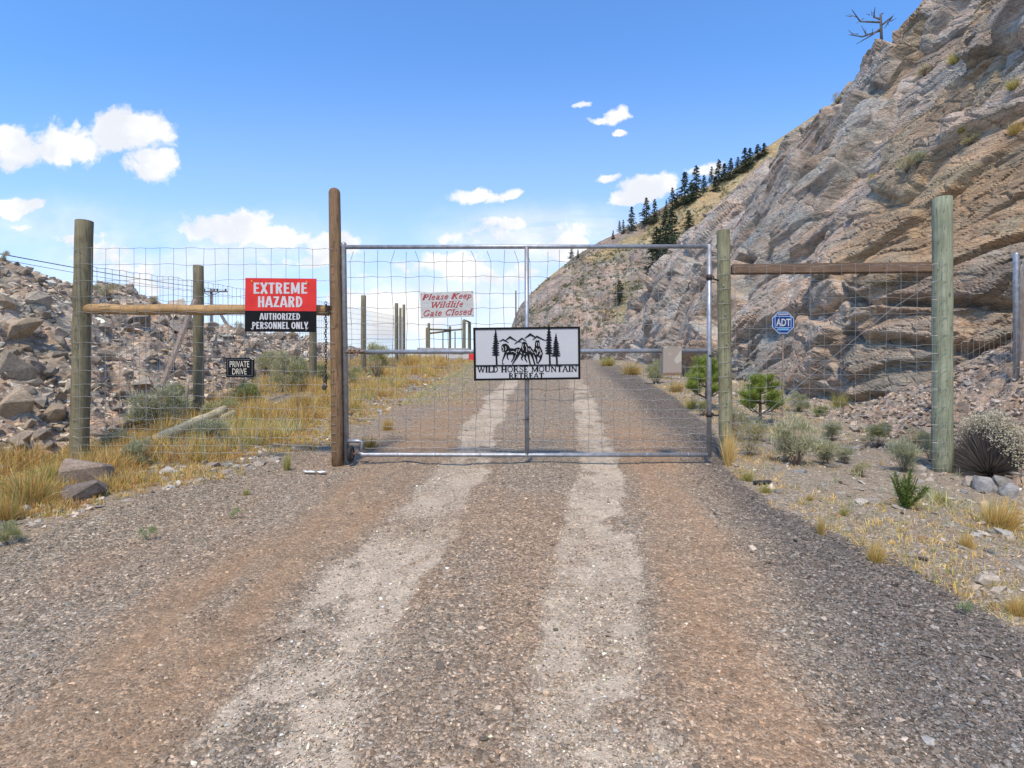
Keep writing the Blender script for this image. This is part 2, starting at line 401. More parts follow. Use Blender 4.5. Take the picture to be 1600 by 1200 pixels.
M['lightblue'] = plain('light_blue_paint', (.13, .36, .62), .4, 0, .05, 20)
M['paleblue'] = plain('pale_blue_edge', (.35, .47, .68), .4, 0, .05, 20)
M['concrete'] = plain('concrete', (.36, .34, .31), .9, 0, .15, 5, .3)
M['redplastic'] = plain('red_plastic', (.65, .03, .03), .45, 0, .05, 5)
M['yellow'] = plain('yellow_tie', (.65, .42, .05), .5, 0, .05, 5)
M['white_plastic'] = plain('white_plastic', (.72, .74, .78), .4, 0, .05, 5)
m, t = new_mat('weathered_beige_sheet'); tcg = t.node('ShaderNodeTexCoord').outputs['Object']
nn = t.noise(tcg, 7, 2, .4, .3).outputs['Fac']; n3 = t.noise(tcg, 60, 4, .6).outputs['Fac']
c = t.mix(t.mrange(nn, .50, .53), (.30, .25, .20), (.43, .38, .31)); c = t.mix(t.mrange(n3, .4, .7, 0, .25), c, (.22, .17, .13))
t.l.new(c, t.b.inputs['Base Color']); t.b.inputs['Roughness'].default_value = .7; M['cover'] = m

def ground_mat():
    m, t = new_mat('gravel_and_dirt')
    vec = t.node('ShaderNodeTexCoord').outputs['Object']
    c = t.node('ShaderNodeAttribute', attribute_name='Col').outputs['Color']
    g = t.node('ShaderNodeAttribute', attribute_name='grav').outputs['Fac']
    vo = t.node('ShaderNodeTexVoronoi', {'Vector': vec, 'Scale': 62.0, 'Randomness': 1.0}); vo2 = t.node('ShaderNodeTexVoronoi', {'Vector': vec, 'Scale': 135.0})
    sv = t.node('ShaderNodeSeparateXYZ', {0: vo.outputs['Color']}).outputs
    sv2 = t.node('ShaderNodeSeparateXYZ', {0: vo2.outputs['Color']}).outputs
    br = t.ramp(sv[0], [(0, .34), (.3, .72), (.62, 1.02), (.86, 1.38), (1, 2.15)])
    br2 = t.ramp(sv2[1], [(0, .5), (.5, 1.0), (1, 1.55)])
    hue = t.ramp(sv[1], [(0, (1.12, .96, .82)), (.45, (1, 1, 1)), (.8, (.93, 1.0, 1.06)), (1, (1.15, 1.05, .9))])
    n = t.noise(vec, 9, 8, .7).outputs['Fac']; nf = t.noise(vec, 160, 3, .7).outputs['Fac']
    k = t.math('MULTIPLY', t.mrange(n, .3, .7, .84, 1.13), t.mrange(nf, .3, .7, .82, 1.16))
    kc = t.node('ShaderNodeCombineXYZ', {0: k, 1: k, 2: k}).outputs[0]
    c = t.mix(1, c, kc, 'MULTIPLY')
    sp = t.mix(1, t.mix(1, br, br2, 'MULTIPLY'), hue, 'MULTIPLY')
    c = t.mix(g, c, t.mix(1, c, sp, 'MULTIPLY'))
    # occasional dark or pale chips lying on the packed dirt
    chip = t.math('MULTIPLY', t.mrange(sv[2], .87, .90), t.math('SUBTRACT', 1.0, t.math('MULTIPLY', g, .6)))
    c = t.mix(t.math('MULTIPLY', chip, t.mrange(vo.outputs['Distance'], .30, .42, .85, 0)), c, t.ramp(sv2[0], [(0, (.06, .055, .05)), (.62, (.11, .10, .095)), (.7, (.42, .38, .33))], 'CONSTANT'))
    t.l.new(c, t.b.inputs['Base Color']); t.b.inputs['Roughness'].default_value = .95; t.b.inputs['Specular IOR Level'].default_value = .15
    hh = t.math('MULTIPLY', t.math('SUBTRACT', .5, vo.outputs['Distance']), t.math('ADD', .25, g))
    hh = t.math('ADD', hh, t.math('MULTIPLY', t.math('SUBTRACT', .5, vo2.outputs['Distance']), .35))
    hh = t.math('ADD', hh, t.math('MULTIPLY', n, 1.2))
    bp = t.node('ShaderNodeBump', {'Strength': .75, 'Distance': .012, 'Height': hh}); t.l.new(bp.outputs[0], t.b.inputs['Normal'])
    return m
M['ground'] = ground_mat()
def pebble_mat(name, rough=.85):
    m, t = new_mat(name)
    c = t.node('ShaderNodeAttribute', attribute_name='tint', attribute_type='INSTANCER').outputs['Color']
    n = t.noise(t.node('ShaderNodeTexCoord').outputs['Object'], 3, 5, .7).outputs['Fac']
    k = t.mrange(n, .3, .7, .75, 1.2); kc = t.node('ShaderNodeCombineXYZ', {0: k, 1: k, 2: k}).outputs[0]
    t.l.new(t.mix(1, c, kc, 'MULTIPLY'), t.b.inputs['Base Color']); t.b.inputs['Roughness'].default_value = rough
    t.b.inputs['Specular IOR Level'].default_value = .3; return m
M['pebble'] = pebble_mat('pebble_stone')

# ------------------------------------------------------------------ terrain functions
def base_h(y):
    y = np.asarray(y, float)
    z = .086*y - np.where(y > 30, .00269*(np.minimum(y, 60)-30)**2, 0) - np.where(y > 60, (y-60)*.161, 0)
    return np.maximum(z, -42)
LT = lambda y: np.interp(y, [0, 2.2, 2.6, 3.2, 3.85, 4.5, 4.9, 6.8, 13.8, 30, 45], [-.82, -.85, -.87, -.88, -.82, -.68, -.60, -.53, -.35, .9, 3.0])
RT = lambda y: np.interp(y, [0, 2.3, 4.8, 6.8, 13.8, 30, 45], [.15, .32, .71, 1.0, 1.72, 3.0, 5.0])
REDGE = lambda y: np.interp(y, [0, 2.9, 3.7, 5, 6.5, 9, 14, 26, 45], [2.75, 2.58, 2.52, 2.25, 2.4, 3.2, 3.9, 5.1, 6.5])
LEDGE = lambda y: np.interp(y, [0, 4, 5.3, 6.2, 8, 14, 20, 30, 45], [-3.6, -3.5, -3.3, -2.8, -2.35, -2.2, -2.2, -2.0, -1.4])
def bankbase(y): return np.interp(y, [0, 6, 7, 11.4, 17, 30, 48], [-5.4, -5.45, -5.4, -6.2, -7.4, -8.6, -9.6])
def bankh(y): return np.interp(y, [0, 8, 11.7, 13.5, 15.3, 18.7, 22.5, 32, 45, 60], [3.3, 3.3, 3.05, 2.45, 2.6, 1.95, 1.55, 1.0, .5, .2])
def G(x, y):
    x = np.asarray(x, float); y = np.asarray(y, float)
    z = base_h(y)
    z = z + .10*sst(-2.6, -4.8, x)*sst(7, 10, y) + .035*fbm(x*.5, y*.5, 0, 3, 3) + .012*fbm(x*3, y*3, 0, 3, 5)
    z = z - .09*sst(2.8, 4.6, x)*sst(11, 7, y)
    near = sst(14, 9, y)
    for tr in (LT, RT):
        z = z - .018*np.exp(-((x-tr(y))/.26)**2)*near
    z = z + .03*sst(0, .5, x-REDGE(y)) * sst(2.2, 3, y) + .02*np.exp(-((x-(LT(y)-.75))/.2)**2)*near
    return z
def bank_z(x, y):
    b = bankbase(y); h = bankh(y); top = -10.5 + .12*(np.asarray(y)-12)*0
    t = (b - x)/(b - top)
    prof = np.where(t < 0, t*1.2, np.where(t < 1, 1-(1-np.clip(t, 0, 1))**1.35, 1-.05*(t-1)))
    return base_h(y) + prof*h
def talus_z(x, y):
    hgt = np.interp(y, [0, 5, 8, 10, 11.5, 13, 20], [2.3, 2.3, 2.0, 1.1, .35, .1, .05])
    st = np.interp(y, [0, 6, 9, 11.5, 14], [5.0, 5.2, 5.4, 5.7, 6.0])
    t = (x-st)/2.7
    return base_h(y) - .06 + np.where(t < 0, t*.35, t**1.15*1.0 if np.isscalar(t) and t > 0 else np.sign(t)*np.abs(t)**1.15)*hgt
def gpos(px, py, surf=G):
    a = (px-800)/F; e = (600-py)/F; lo = None
    Y = 1.7
    while Y < 300:
        if CZ + e*Y <= float(surf(a*Y, Y)): break
        Y *= 1.01
    for _ in range(12):
        f = (CZ + e*Y) - float(surf(a*Y, Y)); Y += f/ max(.05, -(e-.086)) * .5 if abs(e-.086) > .04 else 0
    return a*Y, Y, float(surf(a*Y, Y))
def allsurf(x, y): return max(float(G(x, y)), float(bank_z(x, y)) if x < -5 else -99, float(talus_z(x, y)) if x > 5.2 and y < 14 else -99)

# ------------------------------------------------------------------ ground and road
def lin(c): return np.array(c, float)
ys = np.concatenate([np.arange(-3, 1.6, .12), 1.6*np.exp(np.arange(0, 1, 1/430.)*math.log(62/1.6)), [64, 70, 80, 100, 140, 200, 300, 500, 900, 1800, 4000]])
xs = np.concatenate([[-4000, -1500, -600, -250, -120, -60, -35, -22, -16, -12], np.arange(-10, -4, .09), np.arange(-4, 3.4, .0185), np.arange(3.4, 8, .055), [8.3, 9, 10, 12, 16, 24, 40, 80, 160, 400, 1500, 4000]])
X, Y = np.meshgrid(xs, ys); Z = G(np.clip(X, -40, 40), Y)
Z = Z - .004*0
wob = .16*fbm(X*1.3, Y*.8, 0, 4, 21) + .07*fbm(X*6, Y*4, 0, 3, 22)
wob2 = fbm(X*2.2, Y*2.2, 1.5, 5, 31); wob3 = fbm(X*.9, Y*.5, 4.5, 4, 37); str1 = fbm(X*5, Y*.9, 2.2, 4, 41)
PALE = lin((.46, .40, .325)); BROWN = lin((.295, .208, .14)); GREY = lin((.265, .228, .185)); DARK = lin((.13, .12, .112)); TAN = lin((.30, .225, .145)); VERGE = lin((.27, .225, .17))
pl = sst(.29, .22, np.abs(X-LT(Y)+wob+.04*wob2) - .05*sst(6, 2, Y)); pr = sst(.27, .20, np.abs(X-RT(Y)+wob*.9+.04*wob2) - .04*sst(6, 2, Y))
brk = sst(-.16, -.02, wob2 + .25*wob3 + .19)
brk_l = brk*(1-.8*np.exp(-((Y-4.5)/.34)**2)*sst(-.35, .1, wob2+.2))         # the left track breaks off in front of the gate
ledge = sst(.01, .05, np.abs(fbm(X*.8, Y*1.9, 7, 3, 55)))
pale = np.maximum(pl*brk_l, pr*brk*sst(26, 12, Y))*(.55+.45*ledge)
bandL = sst(.62, .25, np.abs(X-(LT(Y)-.78)+wob*1.2)); bandR = sst(.42, .12, np.abs(X-(RT(Y)+.62)+wob))
col = np.repeat(GREY[None, None, :], X.shape[0], 0).repeat(X.shape[1], 1)
grav = np.full(X.shape, .75)
def lay(mask, c, g):
    global col, grav
    col = col*(1-mask[..., None]) + mask[..., None]*c; grav = grav*(1-mask) + g*mask
lay(sst(-.2, .5, wob3+.3*str1)*.55, BROWN*1.05, .6)
lay(np.clip(bandL*(.75+.6*str1)*sst(16, 9, Y), 0, 1)*.92, lin((.305, .215, .142)), .30)
lay(np.clip(bandR*(.8+.5*str1)*sst(12, 7, Y), 0, 1)*.9, BROWN*1.12, .40)
dk = sst(.5, 1.15, X-RT(Y)-.35+wob)*sst(40, 20, Y); lay(dk*.92, DARK*1.05, 1.0)
lay(sst(.25, .75, X-RT(Y)-1.9+wob*2)*sst(9, 13, Y)*.6*sst(-.3, .3, wob2), GREY*1.1, .8)
gl = sst(.45, 1.1, LT(Y)-X-1.25+wob*1.6); lay(gl*.7, GREY*.95*lin((1, 1, .97)), .95)
lay(pale*(.62+.36*sst(-.35, .25, fbm(X*4, Y*2.2, 9, 4, 58))), PALE, .2)
col = col*lin((1.05, .99, .90))
ve = sst(0, .28, LEDGE(Y)-X+wob*2.2); lay(ve, VERGE*lin((1, .98, .94)), .7)
lay(ve*sst(-.1, .35, wob2+.2)*.7, TAN*1.05, .35)
vr = sst(-.04, .08, X-REDGE(Y)+wob*.5); lay(vr, VERGE*1.08, .55); lay(vr*sst(-.1, .4, wob2)*.6, TAN*1.1, .3)
far = sst(34, 60, Y)*sst(2, 6, np.abs(X-2)); lay(far, lin((.22, .19, .12)), .2)
road_m = (X > LEDGE(Y)) & (X < REDGE(Y)) & (Y < 58)
NR, NC = X.shape
fc = grid_faces(NR, NC)
cm = road_m[:-1, :-1].ravel()
Z += .010*fbm(X*9, Y*9, 3, 3, 77)*sst(14, 6, Y) + .006*(pale-.5)*sst(14, 8, Y)*-1
Vg = np.stack([X, Y, Z], -1).reshape(-1, 3); colf = col.reshape(-1, 3); gf = grav.ravel()
def sub(faces, name, **p):
    used, inv = np.unique(faces.ravel(), return_inverse=True)
    me = mesh_np(name, Vg[used], inv.reshape(faces.shape), M['ground'], colf[used], True, {'grav': gf[used]})
    return link(name, me, kind='structure')
sub(fc[~cm], 'ground'); sub(fc[cm], 'road')
zone = lambda x, y: None
from math import floor
def gcol(x, y):
    """nearest ground colour / gravel amount for scattered stones"""
    i = np.clip(np.searchsorted(ys, y), 0, NR-1); j = np.clip(np.searchsorted(xs, x), 0, NC-1)
    return col[i, j], grav[i, j], Z[i, j]

# ------------------------------------------------------------------ rock bank on the left
by = np.concatenate([np.arange(1.5, 22, .052), 22*np.exp(np.arange(0, 1, 1/170.)*math.log(60/22))])
bx = np.concatenate([np.arange(-4.9, -11.2, -.05), np.arange(-11.2, -16, -.22), [-18, -22, -30, -45, -80]])
BX, BY = np.meshgrid(bx, by); BZ = bank_z(BX, BY)
def chunk(x, y, z, s, sx, sy, sz, amp, tilt):
    a, b, c, r1, r2, r3, r4, ed = cells(x/sx, y/sy, z/sz, s)
    return ((r1-.5)*2 + tilt*((r2-.5)*a + (r3-.5)*b + (r4-.5)*c*1.0))*amp, r4, r2, ed
wx = BX + .3*fbm(BX*.7, BY*.7, BZ*.7, 3, 61); wy = BY + .3*fbm(BX*.7, BY*.7, BZ*.7, 3, 62)
d1, ra, rb, e1 = chunk(wx, wy, BZ, 5, 1.25, 1.0, .8, .22, 3.2)
d2, rc, rd, e2 = chunk(wx, wy, BZ, 6, .48, .40, .35, .105, 3.4)
d3, re, rf, e3 = chunk(wx+.3*d1, wy, BZ, 8, .19, .16, .15, .045, 3.2)
big = sst(-.15, .3, fbm(BX*.35, BY*.35, 0, 3, 66))*sst(15, 9, BY)
inb = sst(-4.95, -5.7, BX)
d1 = blur(d1, 2); d2 = blur(d2, 1)
D = (d1*(.25+big) + d2*(1-.35*big) + d3*.9 + .25*fbm(BX*.6, BY*.6, 0, 3, 67))*inb*(.35+.65*sst(60, 20, BY))
BZ2 = BZ + D*.9 - .10*(1-inb); BX2 = BX + D*.35*inb
bc = lin((.42, .345, .26))[None, None]*(.72+.55*rc+.25*(re-.5))[..., None]
bc = bc*(1 + (rb-.5)[..., None]*lin((.22, .04, -.14)))
dirt = sst(.05, .3, fbm(BX*.8, BY*.8, 3, 4, 68)); bc = bc*(1-.6*dirt[..., None]) + .6*dirt[..., None]*lin((.33, .26, .19))
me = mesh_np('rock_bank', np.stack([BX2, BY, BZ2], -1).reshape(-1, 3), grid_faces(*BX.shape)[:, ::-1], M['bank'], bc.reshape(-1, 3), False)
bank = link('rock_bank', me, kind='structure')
BVH_bank = None
def coarse_bvh(x, y, z, st):
    x, y, z = x[::st, ::st], y[::st, ::st], z[::st, ::st]
    V = np.stack([x, y, z], -1).reshape(-1, 3); return BVHTree.FromPolygons(V.tolist(), grid_faces(*x.shape).tolist())
BVH_bank = coarse_bvh(BX2, BY, BZ2, 3)

# ------------------------------------------------------------------ cliff on the right
cy = np.concatenate([np.arange(2.0, 9, .12), np.arange(9, 22, .037), 22*np.exp(np.arange(0, 1, 1/330.)*math.log(68/22.))])
NV = 500; cv = np.concatenate([np.linspace(0, 1, NV), 1+np.linspace(.01, 1, 30)**1.5])
CV, CY = np.meshgrid(cv, cy)
xb = np.interp(CY, [2, 6, 9, 11.4, 15.4, 20, 26, 35, 45, 62, 68], [8.9, 8.3, 7.7, 6.5, 6.9, 6.4, 6.1, 6.2, 6.6, 6.6, 6.8])
EY = [2, 10, 16, 18.5, 20, 22, 25, 27, 29, 33, 36, 40, 41.5, 46, 50, 56, 62, 68]
EX = [12, 12.5, 13, 13, 13, 13, 13, 13, 13.1, 13.7, 13.8, 13.8, 13.7, 13.5, 11.2, 9.3, 7.8, 7]
EZ = [12.5, 13.3, 13.9, 13.4, 13.6, 13.5, 12.8, 12.6, 13.2, 12.7, 12.7, 13.5, 12.4, 11.2, 8.7, 7.2, 5.6, 2.5]
xe = np.interp(CY, EY, EX); ze = np.interp(CY, EY, EZ); zb = base_h(CY)-.5
tv = np.clip(CV, 0, 1); ex = np.clip(CV-1, 0, 1)
CX = xb + (xe-xb)*(tv**1.25) + ex*26; CZZ = zb + (ze-zb)*(1-(1-tv)**1.08) + ex*5.0
def grad_normals(X, Y, Z):
    P = np.stack([X, Y, Z], -1); a = np.gradient(P, axis=0); b = np.gradient(P, axis=1); n = np.cross(b, a)
    n /= np.linalg.norm(n, axis=2)[..., None]+1e-9; return n
N = grad_normals(CX, CY, CZZ); N = N*np.where(N[..., 0:1] > .2, -1, 1)
if N[..., 2].mean() < 0: N = -N
wq = .7*fbm(CX*.22, CY*.22, CZZ*.22, 4, 81); wr = .12*fbm(CX*.9, CY*.9, CZZ*.9, 4, 82)
rough = sst(-.12, .30, fbm(CX*.32, CY*.32, CZZ*.32, 4, 96)); nearlow = sst(16, 13, CY)*sst(7.5, 5.5, CZZ); rough = rough*(1-.75*nearlow); vrough = sst(.05, .4, fbm(CX*.5, CY*.5, CZZ*.5, 3, 99))
def slabs(phi, sd):
    c_, s_ = math.cos(R(phi)), math.sin(R(phi))
    bed = CZZ*c_ + CY*s_ - .30*CX + wq + wr; al = CY*c_ - CZZ*s_ + wq*.5 + wr
    A1 = chunk(al, CX, bed, sd, 5.4, 6.0, 2.3, .46, 2.4); A2 = chunk(al+.15*A1[0], CX, bed, sd+1, 2.3, 2.2, .95, .20, 3.4)
    A3 = chunk(al, CX, bed, sd+2, .80, .75, .32, .085, 3.6); A4 = chunk(al, CX, bed, sd+3, .24, .22, .10, .035, 2.8)
    lam = vnoise(al*.35, CX*.3, bed*5.5, sd+4)*.6 + vnoise(al*.8, CX*.6, bed*13, sd+5)*.4
    D_ = blur(A1[0]*(1-.3*nearlow), 3) + blur(A2[0]*(1.0+.8*rough)*(1-.4*nearlow), 1) + A3[0]*(.24+.85*rough) + A4[0]*(.30+1.0*rough) + .008*lam + .016*fbm(CX*5, CY*5, CZZ*5, 3, sd+7)*(.5+rough)
    D_ = D_ - .22*sst(.07, .0, A1[3]) - .11*sst(.09, 0, A2[3])*(.5+rough) - .03*sst(.1, 0, A3[3])
    return D_, A1[1], A1[2], A2[1], A3[1]
Dn, n1_, n2_, n3_, n5_ = slabs(2, 91); Df, f1_, f2_, f3_, f5_ = slabs(33, 191)
bl = sst(14.5, 16.5, CY + 1.5*wq - .25*(CZZ-5))
D = Dn*(1-bl)+Df*bl; q1 = np.where(bl > .5, f1_, n1_); q2 = np.where(bl > .5, f2_, n2_); q3 = np.where(bl > .5, f3_, n3_); q5 = np.where(bl > .5, f5_, n5_)
D = D + .5*fbm(CX*.14, CY*.14, CZZ*.14, 3, 83) - .15 - .5*sst(42, 48, CY)
# the long dark overhang crack low on the nearest part of the wall
crack_z = 2.9 + .10*(CY-10) + .35*fbm(CY*.9, 0, 3, 3, 97)
D = D + .26*np.exp(-((CZZ-crack_z-.55)/.5)**2)*sst(16, 13, CY) - .34*np.exp(-((CZZ-crack_z)/.075)**2)*sst(15.5, 13, CY)
D = D*(1-ex*.7)*sst(70, 60, CY)
CP = np.stack([CX, CY, CZZ], -1) + N*D[..., None]
pink = lin((.40, .335, .27)); grey = lin((.36, .335, .285)); och = lin((.355, .28, .19)); palr = lin((.46, .42, .37)); dkr = lin((.22, .195, .175))
zone_o = sst(-.05, .35, fbm(CX*.25, CY*.25, CZZ*.25, 4, 98)*.8 + .055*(CZZ-5.5) + .05*(15-CY))
cc = pink[None, None]*(1-zone_o[..., None]) + och*zone_o[..., None]
gm = (q1 > .66)*1.0; cc = cc*(1-.75*gm[..., None]) + .75*gm[..., None]*grey
pm = sst(.78, .82, q3)*.65; cc = cc*(1-pm[..., None]) + pm[..., None]*palr
dm = sst(.14, .10, q3)*.6; cc = cc*(1-dm[..., None]) + dm[..., None]*dkr
cc = cc*(.88+.24*q5)[..., None]*(.92+.16*q2)[..., None]
scr = sst(.25, .6, N[..., 2]*0 + ex)[..., None]; cc = cc*(1-scr) + scr*lin((.30, .235, .14))
cc = cc*(1-.25*nearlow[..., None]*lin((0, .25, .6)))
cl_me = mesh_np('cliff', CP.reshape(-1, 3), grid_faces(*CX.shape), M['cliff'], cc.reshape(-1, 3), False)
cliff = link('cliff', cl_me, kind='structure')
BVH_cliff = coarse_bvh(CP[..., 0], CP[..., 1], CP[..., 2], 4)

# talus
ty = np.arange(2, 15, .06); tx = np.arange(4.3, 9.8, .055); TX, TY = np.meshgrid(tx, ty)
TZ = talus_z(TX, TY)
d2, rc, rd, _ = chunk(TX, TY, TZ, 105, .34, .3, .3, .045, 3.0); d3, re, rf, _ = chunk(TX, TY, TZ, 106, .14, .12, .12, .028, 3.0)
tin = sst(4.5, 5.6, TX); TZ = TZ + (d2+d3+.12*fbm(TX*1.2, TY*1.2, 0, 3, 107))*tin
tcx = lin((.34, .27, .205))[None, None]*(.7+.6*re)[..., None]
me = mesh_np('talus_slope', np.stack([TX, TY, TZ], -1).reshape(-1, 3), grid_faces(*TX.shape), M['bank'], tcx.reshape(-1, 3), False)
talus = link('talus_slope', me, kind='structure'); BVH_talus = coarse_bvh(TX, TY, TZ, 2)

# far mountain
my = np.concatenate([np.arange(95, 262, 1.1), np.arange(262, 420, 6)]); mx = np.concatenate([np.arange(-60, 150, 1.0), np.arange(150, 420, 8)])
MX, MY = np.meshgrid(mx, my)
def ridge(x): return np.interp(x, [-60, -20, -6, -2.5, 0, 3, 6, 14, 29, 41, 58, 76, 94, 115, 150, 420], [-40, -28, -8, 14, 26, 34, 40, 48, 60, 67, 75, 87, 93, 108, 132, 210])
tt = np.clip((MY-105)/155, 0, 1)
rr_ = ridge(MX + (260-MY)*.02*0)
MZ = np.where(MY < 260, -10 + (rr_+10)*tt**.92, rr_ + (MY-260)*.12)
mn = fbm(MX*.03, MY*.03, MZ*.02, 4, 121)
bump_m = (7*fbm(MX*.045, MY*.03, 0, 4, 122) + 2.6*fbm(MX*.2, MY*.2, 0, 4, 123))*np.sin(PI*np.clip(tt, 0, 1))**.6
ca, cb, cc2, cd, ce, cf, cg, ed = cells(MX/9, MY/14, MZ/5, 124)
bump_m = bump_m*1.35 + 2.6*(cd-.5)*np.sin(PI*np.clip(tt, .02, .985)) + .5*fbm(MX*.5, MY*.5, 0, 3, 125)
MZ2 = MZ + bump_m
mc = lin((.33, .27, .22))[None, None]*(.68+.6*cd)[..., None]
gr = sst(.0, .2, fbm(MX*.05, MY*.05, 0, 5, 127)+.012*(MX-30)); mc = mc*(1-gr[..., None]*.9) + .9*gr[..., None]*lin((.40, .32, .17))
gg = sst(.15, .4, fbm(MX*.12, MY*.12, 0, 4, 128)); mc = mc*(1-gg[..., None]*.35) + .35*gg[..., None]*lin((.13, .15, .07))
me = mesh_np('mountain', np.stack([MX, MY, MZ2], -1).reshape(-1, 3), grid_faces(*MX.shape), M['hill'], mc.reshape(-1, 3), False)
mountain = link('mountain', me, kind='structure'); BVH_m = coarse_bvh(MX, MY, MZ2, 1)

def hill_scrub():
    P_ = []
    for _ in range(7000):
        x_ = random.uniform(-5, 130); y_ = random.uniform(125, 259); h_ = BVH_m.ray_cast(Vector((x_, y_, 300)), Vector((0, 0, -1)))
        if h_[0] and float(fbm(x_*.06, y_*.06, 0, 3, 129)) > -.12: P_.append(h_[0][:])
    P_ = np.array(P_); nb = 14; n = len(P_)*nb; B = np.repeat(P_, nb, 0)+RNG.normal(0, .28, (n, 3))*[1, 1, .3]
    d = RNG.normal(0, .6, (n, 3)); d[:, 2] = np.abs(d[:, 2])+.5
    cl = np.array([(.13, .15, .07), (.20, .20, .10), (.30, .25, .13), (.22, .24, .16), (.09, .11, .05)])[np.repeat(RNG.integers(0, 5, len(P_)), nb)]
    V, T, c_ = blades(B, d, np.repeat(RNG.uniform(.35, 1.3, len(P_)), nb)*RNG.uniform(.6, 1.1, n), .16, cl, .1)
    link('hill_scrub', mesh_np('hill_scrub', V, T, M['leaf'], c_), kind='stuff', label='low scrub dotted over the distant mountain slope', category='scrub')
def cast(bvh, px, py, up=0):
    d = Vector(((px-800)/F, 1, (600-py)/F)).normalized()
    h = bvh.ray_cast(Vector((0, 0, CZ)), d)
    return h[0], h[1]
def drop(bvh, x, y):
    h = bvh.ray_cast(Vector((x, y, 60)), Vector((0, 0, -1))); return (h[0], h[1]) if h[0] else (None, None)

# ------------------------------------------------------------------ loose stones
def rock_mesh(seed, flat=.6, n=15, bev=.018):
    rs = random.Random(seed); bm = bmesh.new()
    for i in range(n):
        p = Vector((rs.gauss(0, 1), rs.gauss(0, 1), rs.gauss(0, 1))).normalized()
        p = Vector((max(-.72, min(.72, p.x)), max(-.78, min(.78, p.y)), max(-.66, min(.66, p.z))))*rs.uniform(.85, 1.1)
        bm.verts.new((p.x*rs.uniform(.92, 1.05), p.y*.8, p.z*flat))
    r = bmesh.ops.convex_hull(bm, input=bm.verts)
    bmesh.ops.delete(bm, geom=[v for v in bm.verts if not v.link_faces], context='VERTS')
    bmesh.ops.dissolve_limit(bm, angle_limit=R(14), verts=bm.verts, edges=bm.edges)
    bmesh.ops.bevel(bm, geom=bm.edges[:], offset=bev, segments=1, affect='EDGES', clamp_overlap=True)
    bmesh.ops.triangulate(bm, faces=[f for f in bm.faces if len(f.verts) > 4])
    bmesh.ops.recalc_face_normals(bm, faces=bm.faces)
    me = bpy.data.meshes.new('rock'); bm.to_mesh(me); bm.free(); return me
ROCKS = [rock_mesh(i, flat=[.42, .6, .3, .5][i % 4]) for i in range(16)]
for r_ in ROCKS: r_.materials.append(M['stone'])
rsr = random.Random(3)
def put_rock(parent, p, s, name='rock', mesh=None, nrm=None, sink=.2):
    o = link(name, mesh or rsr.choice(ROCKS), parent)
    o.location = Vector(p) + Vector((0, 0, s*(.35-sink)))
    q = Vector((0, 0, 1)) if nrm is None else (nrm + Vector((0, 0, 1.2))).normalized()
    o.rotation_euler = (q.to_track_quat('Z', 'Y').to_matrix() @ Matrix.Rotation(rsr.uniform(0, 6.28), 3, 'Z') @ Matrix.Rotation(rsr.uniform(-.35, .35), 3, 'X')).to_euler()
    o.scale = (s*rsr.uniform(.8, 1.25), s*rsr.uniform(.75, 1.2), s*rsr.uniform(.75, 1.15)); return o
# large blocks placed as in the photograph, then smaller ones over the whole bank
for (px, py, w_) in [(22, 585, 58), (60, 475, 42), (35, 520, 62), (75, 590, 34), (20, 640, 66), (52, 605, 26), (14, 560, 40), (85, 655, 44), (120, 655, 30), (72, 500, 26), (150, 610, 30), (165, 560, 34), (232, 560, 26), (200, 520, 30), (268, 575, 24), (245, 530, 22), (185, 640, 26), (28, 700, 26), (60, 720, 20), (98, 690, 24), (95, 560, 24), (5, 480, 40), (205, 480, 18), (345, 540, 16), (300, 560, 18), (380, 560, 14), (160, 515, 26), (110, 605, 20)]:
    h, nr = cast(BVH_bank, px, py)
    if h: put_rock(bank, h, w_/F*h.y*.62, nrm=nr, sink=.15)
cnt = 28
while cnt < 296:
    y = 5.2*math.exp(rsr.random()*math.log(30/5.2)); x = float(bankbase(y)) - rsr.random()**1.2*(5.4)
    if x/y < -1.02: continue
    h, nr = drop(BVH_bank, x, y)
    if h: put_rock(bank, h, min(.3, rsr.lognormvariate(math.log(.115), .42))*(.7+y/18)*(.55 if x < bankbase(y)-3.4 else 1), nrm=nr); cnt += 1
for k in range(110):
    y = rsr.uniform(5, 11.5); x = rsr.uniform(5.3, 8.2)
    if x/y > 1: continue
    h, nr = drop(BVH_talus, x, y)
    if h: put_rock(talus, h, rsr.lognormvariate(math.log(.075), .4), nrm=nr)

